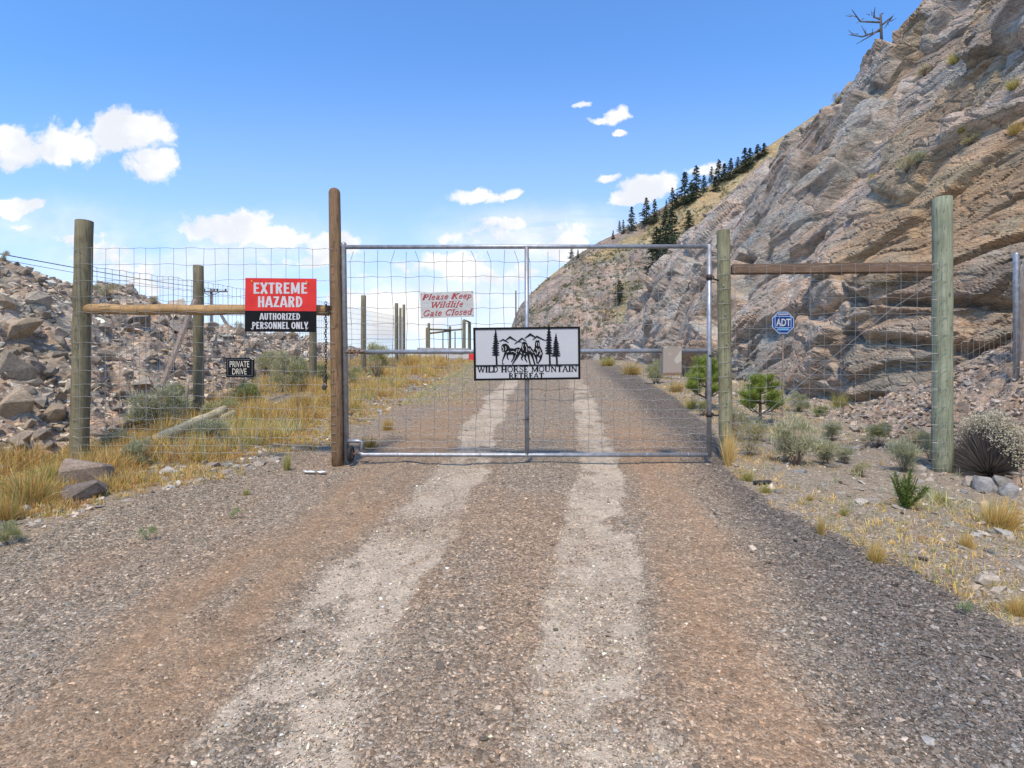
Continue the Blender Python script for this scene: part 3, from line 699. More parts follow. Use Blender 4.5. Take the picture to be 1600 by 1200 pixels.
# ------------------------------------------------------------------ scattered gravel: geometry-node instances of angular stones
def stone_nodes(name, mat, variants=6, amp=.5, sub=1):
    ng = bpy.data.node_groups.new(name, 'GeometryNodeTree')
    ng.interface.new_socket('Geometry', in_out='INPUT', socket_type='NodeSocketGeometry'); ng.interface.new_socket('Geometry', in_out='OUTPUT', socket_type='NodeSocketGeometry')
    n = ng.nodes; l = ng.links; gi = n.new('NodeGroupInput'); go = n.new('NodeGroupOutput')
    join = n.new('GeometryNodeJoinGeometry')
    for i in range(variants):
        ico = n.new('GeometryNodeMeshIcoSphere'); ico.inputs['Radius'].default_value = 1.0; ico.inputs['Subdivisions'].default_value = sub
        rv = n.new('FunctionNodeRandomValue'); rv.data_type = 'FLOAT_VECTOR'; rv.inputs[0].default_value = (-amp, -amp, -amp); rv.inputs[1].default_value = (amp, amp, amp)
        rv.inputs['Seed'].default_value = i*7+3
        sp = n.new('GeometryNodeSetPosition'); l.new(ico.outputs[0], sp.inputs['Geometry']); l.new(rv.outputs[0], sp.inputs['Offset'])
        ch = n.new('GeometryNodeConvexHull'); l.new(sp.outputs[0], ch.inputs[0])
        sm = n.new('GeometryNodeSetMaterial'); sm.inputs['Material'].default_value = mat; l.new(ch.outputs[0], sm.inputs[0])
        g2 = n.new('GeometryNodeGeometryToInstance'); l.new(sm.outputs[0], g2.inputs[0]); l.new(g2.outputs[0], join.inputs[0])
    ip = n.new('GeometryNodeInstanceOnPoints'); l.new(gi.outputs[0], ip.inputs['Points']); l.new(join.outputs[0], ip.inputs['Instance']); ip.inputs['Pick Instance'].default_value = True
    for nm, dt, sock in (('rot', 'FLOAT_VECTOR', 'Rotation'), ('scl', 'FLOAT_VECTOR', 'Scale'), ('pick', 'INT', 'Instance Index')):
        na = n.new('GeometryNodeInputNamedAttribute'); na.data_type = dt; na.inputs['Name'].default_value = nm
        l.new(na.outputs['Attribute'], ip.inputs[sock])
    l.new(ip.outputs[0], go.inputs[0]); return ng
NG = stone_nodes('angular_stones', M['pebble'])
def scatter(name, P, size, tint, flat=.6, **props):
    n = len(P); me = bpy.data.meshes.new(name); me.vertices.add(n); me.vertices.foreach_set('co', np.ascontiguousarray(P, np.float32).ravel())
    rot = RNG.uniform(0, 6.28, (n, 3)); rot[:, :2] = RNG.normal(0, .35, (n, 2))
    scl = size[:, None]*np.stack([RNG.uniform(.7, 1.35, n), RNG.uniform(.6, 1.1, n), RNG.uniform(.45, 1, n)*flat*1.3], 1)
    a = me.attributes.new('rot', 'FLOAT_VECTOR', 'POINT'); a.data.foreach_set('vector', rot.astype(np.float32).ravel())
    a = me.attributes.new('scl', 'FLOAT_VECTOR', 'POINT'); a.data.foreach_set('vector', scl.astype(np.float32).ravel())
    a = me.attributes.new('pick', 'INT', 'POINT'); a.data.foreach_set('value', RNG.integers(0, 6, n).astype(np.int32))
    c4 = np.ones((n, 4), np.float32); c4[:, :3] = tint; a = me.attributes.new('tint', 'FLOAT_COLOR', 'POINT'); a.data.foreach_set('color', c4.ravel())
    me.materials.append(M['pebble'])
    o = link(name, me, kind='stuff', **props); md = o.modifiers.new('stones', 'NODES'); md.node_group = NG; return o
def stone_tint(n, base, spread=.35):
    b = np.exp(RNG.normal(0, spread, n))[:, None]; hue = 1 + RNG.normal(0, .05, (n, 1))*lin((1.2, 0, -1.2))
    return np.clip(np.asarray(base)*b*hue, .02, .75)
# road and shoulder gravel
n = 420000; q = RNG.random(n); y = (1.75**-.9 + q*(24**-.9 - 1.75**-.9))**(-1/.9); x = RNG.uniform(-1, 1, n)*(y*.98+.6)
ok = (x > -6.2) & (x < 6.2); x, y = x[ok], y[ok]
gc_, gg_, _z = gcol(x, y); keep = RNG.random(len(x)) < (gg_**1.6*.95+.05); x, y, gc_, gg_ = x[keep], y[keep], gc_[keep], gg_[keep]
s_ = np.exp(RNG.normal(math.log(.0036), .40, len(x)))*(1+y*.075)*(.72+.38*gg_); s_ = np.minimum(s_, .03)*np.where(RNG.random(len(x)) < .012, 2.0, 1.0)
zz = G(x, y) + .010*fbm(x*9, y*9, 3, 3, 77)*sst(14, 6, y)
scatter('gravel', np.stack([x, y, zz+s_*.15], 1), s_, stone_tint(len(x), gc_*.85+.3*lin((.27, .23, .19))*0.5, .42),
        label='loose grey and brown gravel over the road and its shoulders', category='gravel')
# larger stones on both verges
n = 19000; y = 3.2*np.exp(RNG.random(n)*math.log(22/3.2)); sd_ = RNG.random(n) < .62
x = np.where(sd_, REDGE(y)+.12+RNG.random(n)**.9*3.2, LEDGE(y)-.1-RNG.random(n)*2.6)
pat = fbm(x*1.1, y*1.1, 0, 3, 141); keep = (RNG.random(n) < sst(-.25, .35, pat)+.12) & (np.abs(x/y) < 1.1); x, y = x[keep], y[keep]
s_ = np.exp(RNG.normal(math.log(.018), .55, len(x)))
scatter('verge_stones', np.stack([x, y, G(x, y)+s_*.12], 1), s_, stone_tint(len(x), lin((.36, .31, .25)), .32), .5,
        label='angular stones strewn over the verges beside the road', category='stones')
# rubble on the bank and the talus
def on_bvh(bvh, n, fx):
    P = []; 
    for _ in range(n):
        x, y = fx(); h, nr = drop(bvh, x, y)
        if h: P.append(h[:])
    return np.array(P)
def fb():
    y = 4.8*math.exp(random.random()*math.log(36/4.8)); return float(bankbase(y)) + .35 - random.random()**1.1*6.2, y
Pb = on_bvh(BVH_bank, 15000, fb); s_ = np.exp(RNG.normal(math.log(.030), .5, len(Pb)))*(.75+Pb[:, 1]/22)
scatter('bank_rubble', Pb, s_, stone_tint(len(Pb), lin((.45, .375, .285)), .30), .6, label='broken grey and tan rubble covering the left bank', category='rubble')
Pt = on_bvh(BVH_talus, 9000, lambda: (4.9+random.random()*4.2, 4.5+random.random()*8.5)); s_ = np.exp(RNG.normal(math.log(.026), .45, len(Pt)))
scatter('talus_rubble', Pt, s_, stone_tint(len(Pt), lin((.37, .295, .23)), .32), .55, label='small brown rubble sliding down below the cliff on the right', category='rubble')

# ------------------------------------------------------------------ plants
def blades(base, dirs, length, width, col, droop=0.0, segs=2):
    """thin tapering leaves; base (n,3), dirs (n,3) unit, col (n,3) -> V, T, colours"""
    n = len(base); base = np.asarray(base, float); dirs = np.asarray(dirs, float)
    dirs = dirs/(np.linalg.norm(dirs, axis=1)[:, None]+1e-9)
    r = RNG.normal(0, 1, (n, 3)); side = np.cross(dirs, r); side /= np.linalg.norm(side, axis=1)[:, None]+1e-9
    L = np.broadcast_to(length, (n,))[:, None]; W = np.broadcast_to(width, (n,))[:, None]; dr = np.broadcast_to(droop, (n,))[:, None]
    g = np.array([[0, 0, -1.]])
    m = base + dirs*L*.55 + g*L*dr*.25; t = base + dirs*L + g*L*dr
    V = np.stack([base-side*W*.5, base+side*W*.5, m+side*W*.4, m-side*W*.4, t], 1).reshape(-1, 3)
    i = np.arange(n)[:, None]*5; T = np.concatenate([i+[[0, 1, 2]], i+[[0, 2, 3]], i+[[3, 2, 4]]], 0)
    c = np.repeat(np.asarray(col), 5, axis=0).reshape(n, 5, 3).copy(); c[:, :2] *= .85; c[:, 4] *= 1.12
    return V, T, c.reshape(-1, 3)
def merge(parts):
    Vs, Ts, Cs = [], [], []; b = 0
    for V, T, c in parts: Vs.append(V); Ts.append(T+b); Cs.append(c); b += len(V)
    return np.concatenate(Vs), np.concatenate(Ts), np.concatenate(Cs)
def vcol(n, cols, weights=None, sp=.18):
    cols = np.asarray(cols); k = RNG.choice(len(cols), n, p=weights); return np.clip(cols[k]*np.exp(RNG.normal(0, sp, (n, 1))), .01, .9)
STRAW = (.70, .54, .24); GOLD = (.68, .45, .13); RUSTY = (.60, .35, .13); OLIVE = (.34, .34, .09); GREEN = (.20, .27, .07); SAGE = (.40, .41, .26); SAGE2 = (.52, .52, .36); PALE_G = (.58, .57, .32)
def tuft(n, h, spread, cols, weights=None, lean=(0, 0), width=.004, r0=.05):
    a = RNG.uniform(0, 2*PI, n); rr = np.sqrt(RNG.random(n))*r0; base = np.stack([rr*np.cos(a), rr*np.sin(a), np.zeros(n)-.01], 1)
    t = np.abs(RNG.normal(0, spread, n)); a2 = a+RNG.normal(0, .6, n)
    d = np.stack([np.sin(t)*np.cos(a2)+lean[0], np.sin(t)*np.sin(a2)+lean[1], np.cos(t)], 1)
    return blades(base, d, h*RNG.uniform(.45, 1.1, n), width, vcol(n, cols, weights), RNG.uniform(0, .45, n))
def dome(n, r, h, cols, leaf=.03, w_=.008, weights=None, lobes=13, up=.6, gap=.25):
    """leaf cloud of a rounded bush built of uneven lobes"""
    Vp = []; lob = []
    for k in range(lobes):
        a = RNG.uniform(0, 2*PI); q = math.sqrt(RNG.random())*.62; lob.append((r*q*math.cos(a), r*q*math.sin(a), h*RNG.uniform(.22, .92)*(1-.3*q), r*RNG.uniform(.24, .42)))
    k = RNG.integers(0, lobes, n); lb = np.array(lob)[k]
    d = RNG.normal(0, 1, (n, 3)); d /= np.linalg.norm(d, axis=1)[:, None]; d[:, 2] = np.abs(d[:, 2])*1.1-.25
    rad = lb[:, 3]*(RNG.random(n)**.5)
    base = np.stack([lb[:, 0]+d[:, 0]*rad, lb[:, 1]+d[:, 1]*rad, lb[:, 2]+d[:, 2]*rad*1.1], 1); base[:, 2] = np.clip(base[:, 2], .02, None)
    dd = d + np.array([0, 0, up]) + RNG.normal(0, .35, (n, 3))
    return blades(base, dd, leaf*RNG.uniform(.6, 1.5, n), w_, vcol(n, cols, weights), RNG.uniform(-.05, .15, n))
def stems(n, r, h, col=(.16, .12, .095), w_=.008):
    a = RNG.uniform(0, 2*PI, n); q = RNG.random(n)*.9; base = np.stack([.04*np.cos(a)*r, .04*np.sin(a)*r, np.zeros(n)-.02], 1)
    d = np.stack([q*np.cos(a)*r, q*np.sin(a)*r, np.full(n, h*.8)*RNG.uniform(.6, 1, n)], 1); L = np.linalg.norm(d, axis=1)
    return blades(base, d, L, w_, vcol(n, [col]), -.1)
def plant_mesh(name, parts, mat): V, T, c = merge(parts); return mesh_np(name, V, T, mat, c)
PM = {}
for i in range(3):
    PM['sage', i] = (plant_mesh('foliage', [dome(4200, .42, .52, [SAGE, SAGE2, PALE_G, (.3, .3, .18)], .05, .0075)], M['leaf']), plant_mesh('stem', [stems(60, .42, .5)], M['leaf']))
    PM['green', i] = (plant_mesh('foliage', [dome(3600, .42, .56, [GREEN, OLIVE, (.28, .36, .11), SAGE], .055, .0085)], M['leaf']), plant_mesh('stem', [stems(50, .42, .5)], M['leaf']))
    PM['rabbit', i] = (plant_mesh('foliage', [dome(4200, .42, .57, [SAGE, OLIVE, (.52, .47, .16), SAGE2], .055, .0075)], M['leaf']), plant_mesh('stem', [stems(60, .42, .5)], M['leaf']))
    PM['drybush', i] = (plant_mesh('foliage', [dome(2600, .42, .5, [SAGE2, PALE_G, STRAW, (.35, .28, .16), (.3, .27, .16)], .05, .006)], M['dry']), plant_mesh('stem', [stems(60, .42, .5)], M['leaf']))
    PM['straw', i] = (plant_mesh('blades', [tuft(420, .42, .35, [STRAW, GOLD, (.46, .38, .2)], None, (.15, 0), .004)], M['dry']), None)
    PM['gold', i] = (plant_mesh('blades', [tuft(560, .42, .42, [GOLD, STRAW, OLIVE, RUSTY], None, (.1, -.1), .004, .09)], M['dry']), None)
    PM['greengrass', i] = (plant_mesh('blades', [tuft(420, .4, .4, [OLIVE, (.36, .36, .08), STRAW], None, (.1, 0), .0045, .07)], M['leaf']), None)
    PM['weed', i] = (plant_mesh('foliage', [dome(420, .25, .22, [(.24, .32, .11), SAGE2, (.3, .36, .14)], .04, .008, lobes=4)], M['leaf']), None)
def plant(name, kind, px, py, w_px, h_px, label, cat, group=None, Yfix=None, surf=None, z=None):
    """w_px/h_px: size in the photograph"""
    if surf is not None:
        h = None
        while h is None: h, nr = cast(surf, px, py); py += 4
        x, y, zz = h
    elif Yfix: x, y = (px-800)/F*Yfix, Yfix; zz = allsurf(x, y)
    else: x, y, zz = gpos(px, py, allsurf)
    i = random.randrange(3); fol, st = PM[kind, i]
    W0, H0 = {'sage': (.95, .56), 'green': (.95, .6), 'rabbit': (.95, .6), 'drybush': (.95, .56), 'straw': (.5, .4), 'gold': (.55, .38), 'greengrass': (.5, .38), 'weed': (.5, .26)}[kind]
    t_ = thing(name, label, cat, (x, y, zz-.01), random.uniform(0, 6.28) if kind not in ('straw', 'gold') else 0, group)
    sx = w_px/F*y/W0; t_.scale = (sx, sx, h_px/F*y/H0)
    link('foliage' if kind not in ('straw', 'gold', 'greengrass') else 'blades', fol, t_)
    if st: link('stem', st, t_)
    return t_
hill_scrub()
# ---- ground cover that nobody could count
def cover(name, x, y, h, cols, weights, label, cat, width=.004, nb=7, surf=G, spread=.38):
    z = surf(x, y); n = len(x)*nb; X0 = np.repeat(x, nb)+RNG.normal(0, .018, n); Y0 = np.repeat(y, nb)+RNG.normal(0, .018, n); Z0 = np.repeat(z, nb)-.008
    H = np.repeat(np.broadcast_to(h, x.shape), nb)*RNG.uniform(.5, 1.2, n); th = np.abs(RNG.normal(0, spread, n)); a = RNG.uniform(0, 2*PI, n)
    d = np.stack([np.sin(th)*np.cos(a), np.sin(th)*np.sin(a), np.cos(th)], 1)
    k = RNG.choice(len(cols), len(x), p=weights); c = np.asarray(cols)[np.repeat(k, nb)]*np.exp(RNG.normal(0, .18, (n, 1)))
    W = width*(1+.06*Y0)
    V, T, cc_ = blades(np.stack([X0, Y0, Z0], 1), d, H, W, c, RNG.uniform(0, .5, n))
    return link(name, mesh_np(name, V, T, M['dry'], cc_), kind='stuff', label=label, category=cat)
n = 17000; y = 4.6*np.exp(RNG.random(n)*math.log(34/4.6)); le = LEDGE(y); x = le - RNG.random(n)**.8*(le-bankbase(y)+.3)
dn = fbm(x*1.2, y*.9, 0, 4, 151); keep = RNG.random(n) < np.clip(sst(-.55, .05, dn)*sst(-.05, .45, le-x+.25*fbm(x*2, y*2, 0, 2, 152)), .0, 1); x, y = x[keep], y[keep]
hh = .07+.28*sst(.3, 1.2, LEDGE(y)-x)*sst(-.1, .5, fbm(x*1.6, y*1.6, 2, 3, 153))
cover('dry_grass', x, y, hh*(1+.02*y), [GOLD, STRAW, RUSTY, OLIVE, (.34, .30, .12)], [.32, .28, .26, .07, .07], 'low orange and yellow dry grass on the left verge', 'grass', nb=13, spread=.5)
n = 10000; y = 2.9*np.exp(RNG.random(n)*math.log(30/2.9)); re_ = REDGE(y); x = re_ + .02 + RNG.random(n)**1.1*3.0
dn = fbm(x*1.5, y*1.2, 5, 4, 154); keep = (RNG.random(n) < sst(-.1, .35, dn)*.55+.18*(x-re_ < .35)+.3*(y < 4.5)) & (x/y < 1.1); x, y = x[keep], y[keep]
cover('sparse_grass', x, y, .05+.05*RNG.random(len(x)), [GOLD, STRAW, (.40, .34, .16), OLIVE, RUSTY], [.22, .32, .26, .12, .08], 'short sparse dry grass on the right verge', 'grass', spread=.7)
n = 5200; y = 6.6*np.exp(RNG.random(n)*math.log(22/6.6)); x = LEDGE(y)-.9-RNG.random(n)*(LEDGE(y)-bankbase(y)-.6)
dn = fbm(x*.9, y*.7, 9, 3, 157); keep = RNG.random(n) < sst(-.05, .4, dn); x, y = x[keep], y[keep]
cover('tall_grass', x, y, .26+.16*RNG.random(len(x)), [STRAW, GOLD, (.42, .42, .14), (.36, .40, .16), SAGE2], [.25, .2, .25, .2, .1], 'taller yellow and green grass standing between the left fence posts', 'grass', nb=6, spread=.3)
n = 2400; y = 4.2*np.exp(RNG.random(n)*math.log(24/4.2)); x = REDGE(y)+.35+RNG.random(n)**.8*3.4
dn = fbm(x*1.3, y*1.0, 9, 3, 158); keep = (RNG.random(n) < sst(.0, .45, dn)+.04) & (x/y < 1.05); x, y = x[keep], y[keep]
cover('pale_weeds', x, y, .13+.12*RNG.random(len(x)), [SAGE2, PALE_G, STRAW, (.46, .45, .2)], [.3, .3, .25, .15], 'pale wispy weeds scattered over the stony right verge', 'weeds', nb=9, spread=.5)
n = 2600; y = 12*np.exp(RNG.random(n)*math.log(40/12)); x = LEDGE(y)+RNG.random(n)**2*1.6-.2
cover('verge_grass', x, y, .05+.04*RNG.random(n), [OLIVE, PALE_G, STRAW], [.4, .3, .3], 'thin green grass along the far left road edge', 'grass', nb=5)

# ---- individual plants: (kind, px, base py, width, height, name, category, label)
LP = [
 ('gold', 45, 790, 110, 80, 'grass_tuft', 'grass', 'tall golden grass tuft left of the red boulder at the photo edge'),
 ('greengrass', 78, 760, 60, 60, 'grass_tuft', 'grass', 'green and yellow grass tuft just left of the red boulder'),
 ('gold', 12, 815, 70, 60, 'grass_tuft', 'grass', 'golden grass tuft in the lower left corner of the verge'),
 ('rabbit', 12, 850, 60, 38, 'shrub', 'shrub', 'low grey green shrub at the left edge above the road gravel'),
 ('sage', 250, 672, 120, 75, 'sagebrush', 'shrub', 'grey sagebrush around the foot of the leaning plank'),
 ('green', 275, 652, 60, 58, 'shrub', 'shrub', 'green bush between the leaning plank and the fence post'),
 ('sage', 185, 712, 60, 45, 'sagebrush', 'shrub', 'grey sagebrush beside the lower end of the fallen log'),
 ('sage', 215, 728, 62, 45, 'sagebrush', 'shrub', 'pale sagebrush in front of the fallen log'),
 ('sage', 332, 700, 90, 48, 'sagebrush', 'shrub', 'low pale sagebrush in the orange grass below the log'),
 ('green', 385, 640, 60, 50, 'shrub', 'shrub', 'green bush below the small private drive sign'),
 ('rabbit', 452, 612, 70, 68, 'shrub', 'shrub', 'round grey green bush left of the middle fence post'),
 ('rabbit', 415, 590, 45, 40, 'shrub', 'shrub', 'small yellowish bush behind the private drive sign'),
 ('rabbit', 590, 590, 56, 54, 'shrub', 'shrub', 'olive bush seen through the left part of the gate mesh'),
 ('rabbit', 552, 600, 34, 34, 'shrub', 'shrub', 'small bush right behind the latch side of the gate'),
 ('gold', 640, 575, 52, 30, 'grass_tuft', 'grass', 'orange grass tuft below the far pair of fence posts'),
 ('gold', 575, 700, 50, 26, 'grass_tuft', 'grass', 'yellow grass tuft right of the gate wheel'),
 ('gold', 605, 672, 30, 26, 'grass_tuft', 'grass', 'orange grass tuft beside the gravel behind the gate'),
 ('greengrass', 448, 735, 22, 42, 'grass_tuft', 'grass', 'thin green tuft on gravel left of the tall gate post'),
 ('greengrass', 385, 775, 16, 20, 'grass_tuft', 'grass', 'tiny green tuft on the left gravel shoulder'),
 ('weed', 370, 812, 26, 24, 'weed', 'plant', 'pale green weed on the left gravel shoulder'),
 ('weed', 232, 845, 40, 26, 'weed', 'plant', 'pale weed growing lowest on the left gravel shoulder'),
 ('gold', 470, 640, 60, 42, 'grass_tuft', 'grass', 'yellow grass tuft left of the tall post below the chain'),
 ('gold', 400, 660, 50, 36, 'grass_tuft', 'grass', 'yellow grass tuft beyond the upper end of the log'),
 ('gold', 140, 730, 50, 40, 'grass_tuft', 'grass', 'golden tuft behind the red boulder'),
 ('straw', 1138, 728, 46, 78, 'grass_tuft', 'grass', 'tall straw tuft at the foot of the gate hinge post'),
 ('drybush', 1172, 712, 62, 62, 'shrub', 'shrub', 'wispy straw coloured bush right of the hinge post'),
 ('greengrass', 1168, 752, 34, 26, 'grass_tuft', 'grass', 'small yellow green tuft below the hinge post'),
 ('greengrass', 1196, 770, 34, 20, 'grass_tuft', 'grass', 'low yellow tuft beside the black road gravel'),
 ('sage', 1245, 728, 92, 84, 'sagebrush', 'shrub', 'large pale sagebrush below the blue octagonal sign'),
 ('sage', 1290, 728, 56, 44, 'sagebrush', 'shrub', 'sparse sagebrush leaning against the large pale one'),
 ('sage', 1248, 645, 44, 36, 'sagebrush', 'shrub', 'grey sagebrush at the foot of the cliff right of the young pine'),
 ('green', 1282, 652, 30, 20, 'shrub', 'shrub', 'dark green low bush right of the cliff foot sagebrush'),
 ('green', 1212, 640, 34, 26, 'shrub', 'shrub', 'bright green bush beside the young pine'),
 ('greengrass', 1312, 638, 44, 32, 'grass_tuft', 'grass', 'bright yellow green grass at the foot of the cliff'),
 ('greengrass', 1362, 618, 60, 54, 'grass_tuft', 'grass', 'tall leaning grass clump against the cliff foot'),
 ('sage', 1300, 690, 44, 34, 'sagebrush', 'shrub', 'small faint sagebrush in the middle of the right verge'),
 ('rabbit', 1372, 700, 56, 40, 'shrub', 'shrub', 'yellow flowering bush on the brown rubble'),
 ('sage', 1412, 738, 66, 54, 'sagebrush', 'shrub', 'pale grey sagebrush left of the green wooden post'),
 ('sage', 1455, 722, 46, 52, 'sagebrush', 'shrub', 'sagebrush behind the foot of the green wooden post'),
 ('sage', 1492, 728, 30, 34, 'sagebrush', 'shrub', 'sagebrush right of the green wooden post'),
 ('greengrass', 1472, 788, 30, 30, 'grass_tuft', 'grass', 'small yellow tuft below the green wooden post'),
 ('gold', 1560, 825, 92, 60, 'grass_tuft', 'grass', 'wide golden grass clump below the white flowering bush'),
 ('gold', 1508, 856, 34, 34, 'grass_tuft', 'grass', 'small golden tuft left of the wide grass clump'),
 ('gold', 1367, 878, 44, 46, 'grass_tuft', 'grass', 'orange grass tuft on the edge of the black gravel'),
 ('gold', 1282, 836, 20, 42, 'grass_tuft', 'grass', 'thin dry tuft on the edge of the black gravel'),
 ('weed', 1502, 958, 42, 28, 'weed', 'plant', 'bright green weed growing in the black gravel'),
 ('gold', 1590, 960, 60, 44, 'grass_tuft', 'grass', 'dry grass at the right edge above the black gravel'),
 ('greengrass', 1318, 805, 26, 22, 'grass_tuft', 'grass', 'small green yellow tuft in the stony right verge'),
 ('gold', 1265, 782, 18, 16, 'grass_tuft', 'grass', 'tiny golden tuft in the stony right verge'),
 ('rabbit', 1025, 600, 46, 42, 'shrub', 'shrub', 'sage bush beside the road left of the beige cover'),
 ('gold', 985, 585, 50, 26, 'grass_tuft', 'grass', 'yellow grass along the far right road edge'),
 ('greengrass', 950, 572, 46, 20, 'grass_tuft', 'grass', 'low green grass where the road meets the far cliff'),
 ('gold', 1055, 612, 44, 22, 'grass_tuft', 'grass', 'orange grass under the beige cover'),
 ('green', 1085, 606, 40, 34, 'shrub', 'shrub', 'green bush left of the hinge side of the gate'),
 ('rabbit', 1100, 650, 34, 26, 'shrub', 'shrub', 'low yellowish bush behind the hinge side of the gate'),
 ('rabbit', 345, 660, 70, 46, 'shrub', 'shrub', 'sage green bush beside the foot of the short fence post'),
 ('green', 500, 600, 40, 34, 'shrub', 'shrub', 'green bush between the middle fence post and the tall gate post'),
 ('rabbit', 470, 596, 44, 40, 'shrub', 'shrub', 'bushy sage plant touching the middle fence post'),
 ('sage', 1180, 690, 50, 40, 'sagebrush', 'shrub', 'pale sagebrush in front of the young pine'),
 ('drybush', 1150, 690, 50, 60, 'shrub', 'shrub', 'straw coloured bush behind the hinge post'),
 ('sage', 1320, 725, 40, 30, 'sagebrush', 'shrub', 'low sagebrush between the large pale one and the pine seedling'),
 ('drybush', 1345, 745, 44, 26, 'shrub', 'shrub', 'thin dry bush left of the pine seedling'),
 ('drybush', 1430, 700, 50, 40, 'shrub', 'shrub', 'dry bush on the rubble left of the green wooden post'),
 ('greengrass', 1080, 640, 34, 30, 'grass_tuft', 'grass', 'green yellow grass at the road edge behind the gate'),
 ('rabbit', 880, 560, 46, 16, 'shrub', 'shrub', 'low bush at the road crest left of the far cliff'),
]
for (k, px, py, w_, h_, nm, cat, lab) in LP: plant(nm, k, px, py, w_, h_, lab, cat)
for (k, px, py, w_, h_, lab) in [
 ('sage', 1434, 262, 40, 28, 'round pale bush growing high on the cliff'), ('drybush', 1418, 268, 40, 26, 'dry bush left of the round pale cliff bush'),
 ('greengrass', 1585, 138, 40, 22, 'green tuft near the upper right corner of the cliff'), ('greengrass', 1502, 205, 26, 24, 'green tuft in the middle of the upper cliff'),
 ('drybush', 1515, 228, 40, 26, 'straw bush below the green tuft on the upper cliff'), ('gold', 1585, 210, 36, 26, 'golden bush at the right edge of the cliff'),
 ('greengrass', 1492, 98, 28, 22, 'green tuft close to the top of the cliff'), ('drybush', 1310, 150, 30, 22, 'dry bush on the cliff skyline'),
 ('drybush', 1445, 118, 34, 20, 'grey bush on the upper cliff below its top'), ('greengrass', 1362, 280, 16, 14, 'small tuft on a ledge of the cliff')]:
    plant('cliff_plant', k, px, py, w_, h_, lab, 'plant', surf=BVH_cliff)
for (px, py, w_, h_, lab) in [(170, 470, 34, 30, 'dry bush on the bank top just right of the left fence post'), (8, 412, 16, 22, 'leafy bush on the bank top at the left edge'),
                           (240, 478, 20, 18, 'small dry bush on the bank top before the short fence post'), (372, 520, 22, 22, 'small bush on the bank top left of the red sign'), (456, 530, 12, 14, 'tiny bush on the far end of the bank below the red sign'), (150, 466, 22, 26, 'tall dry stems on the bank top behind the left fence post')]:
    h = None; yy = py
    while h is None and yy < py+60: h, nr = cast(BVH_bank, px, yy); yy += 2
    if h: 
        i = random.randrange(3); fol, st = PM['drybush', i]; t_ = thing('bank_bush', lab, 'shrub', h); s0 = w_/F*h.y/.95; t_.scale = (s0, s0, h_/F*h.y/.56); link('foliage', fol, t_); link('stem', st, t_)

# white flowering bush
x, y, z = gpos(1547, 742, allsurf); y -= .0
t_ = thing('flowering_bush', 'big round bush with white flowers above dark bare stems', 'shrub', (x, y, z-.03))
n = 5200; Rb = 118/2/F*y; Hb = 105/F*y
th = np.arccos(1-RNG.random(n)*1.05); ph = RNG.uniform(0, 2*PI, n); d = np.stack([np.sin(th)*np.cos(ph), np.sin(th)*np.sin(ph), np.cos(th)], 1)
tip = d*np.array([Rb, Rb, Hb])*RNG.uniform(.8, 1.02, (n, 1))*(1+.08*fbm(d[:, 0]*3, d[:, 1]*3, d[:, 2]*3, 2, 171))[:, None]; b0 = tip*.12+np.array([.12*Rb*0, 0, .03]); dd = tip-b0
V, T, c_ = blades(b0, dd, np.linalg.norm(dd, axis=1), .005, vcol(n, [(.22, .18, .16), (.15, .12, .11), (.28, .24, .20)]), -.04)
link('stems', mesh_np('stems', V, T, M['leaf'], c_), t_)
fl = (d[:, 2]*.9 + d[:, 0]*.75 + RNG.normal(0, .12, n)) > .32; ft = np.repeat(tip[fl], 3, 0)+RNG.normal(0, .018, (fl.sum()*3, 3))
V, T, c_ = blades(ft, RNG.normal(0, 1, ft.shape), .016, .011, vcol(len(ft), [(.58, .54, .40), (.46, .43, .30), (.66, .63, .52)], sp=.1)); link('flowers', mesh_np('flowers', V, T, M['leaf'], c_), t_)

# young pines
def young_pine(px, py, h_px, label, seed, tilt=0.0, cols=((.27, .35, .07), (.38, .44, .10), (.18, .25, .05))):
    rs = np.random.default_rng(seed); x, y, z = gpos(px, py, allsurf); H = h_px/F*y
    t_ = thing('young_pine', label, 'tree', (x, y, z-.03)); mb = MB(); tipx = tilt*H
    mb.tube([(0, 0, 0), (tipx*.4, 0, H*.4), (tipx, 0, H*.9)], [.022*H/.7, .016*H/.7, .006], 7); parts = []
    ends = [(tipx, 0, H*.85, H*.20)]
    for k, (f_, nb) in enumerate(((.22, 4), (.4, 5), (.58, 4), (.74, 3))):
        for j in range(nb):
            a = j*2*PI/nb + rs.uniform(0, 1)+k; L = H*(.50-.40*f_)*rs.uniform(.8, 1.15); p0 = (tipx*f_, 0, H*f_); p1 = (p0[0]+L*math.cos(a), L*math.sin(a), H*f_+L*.55)
            mb.tube([p0, ((p0[0]+p1[0])/2, p1[1]/2, p0[2]+L*.18), p1], [.009*H/.7, .007*H/.7, .004], 5); ends.append((*p1, H*.14))
    for (ex_, ey, ez, rr_) in ends:
        n_ = 420; dv = rs.normal(0, 1, (n_, 3)); dv[:, 2] = np.abs(dv[:, 2])*.9; b = np.array([ex_, ey, ez])+rs.normal(0, .02, (n_, 3))
        b = b - np.array([ex_-tipx*.5, ey, rr_*1.2])*rs.uniform(0, .6, (n_, 1))
        parts.append(blades(b, dv+np.array([0, 0, .5]), rr_*rs.uniform(.55, 1.15, n_), .005, vcol(n_, cols), .05))
    mb.build('trunk', M['bark'], t_); V, T, c_ = merge(parts); link('needles', mesh_np('needles', V, T, M['leaf'], c_), t_)
young_pine(1188, 664, 88, 'young pine with tufts of long green needles before the cliff', 1)
young_pine(1104, 640, 92, 'young green pine partly hidden behind the gate hinge upright', 2)
x, y, z = gpos(1413, 795, allsurf); t_ = thing('pine_seedling', 'bushy green pine seedling left of the green wooden post', 'plant', (x, y, z-.02))
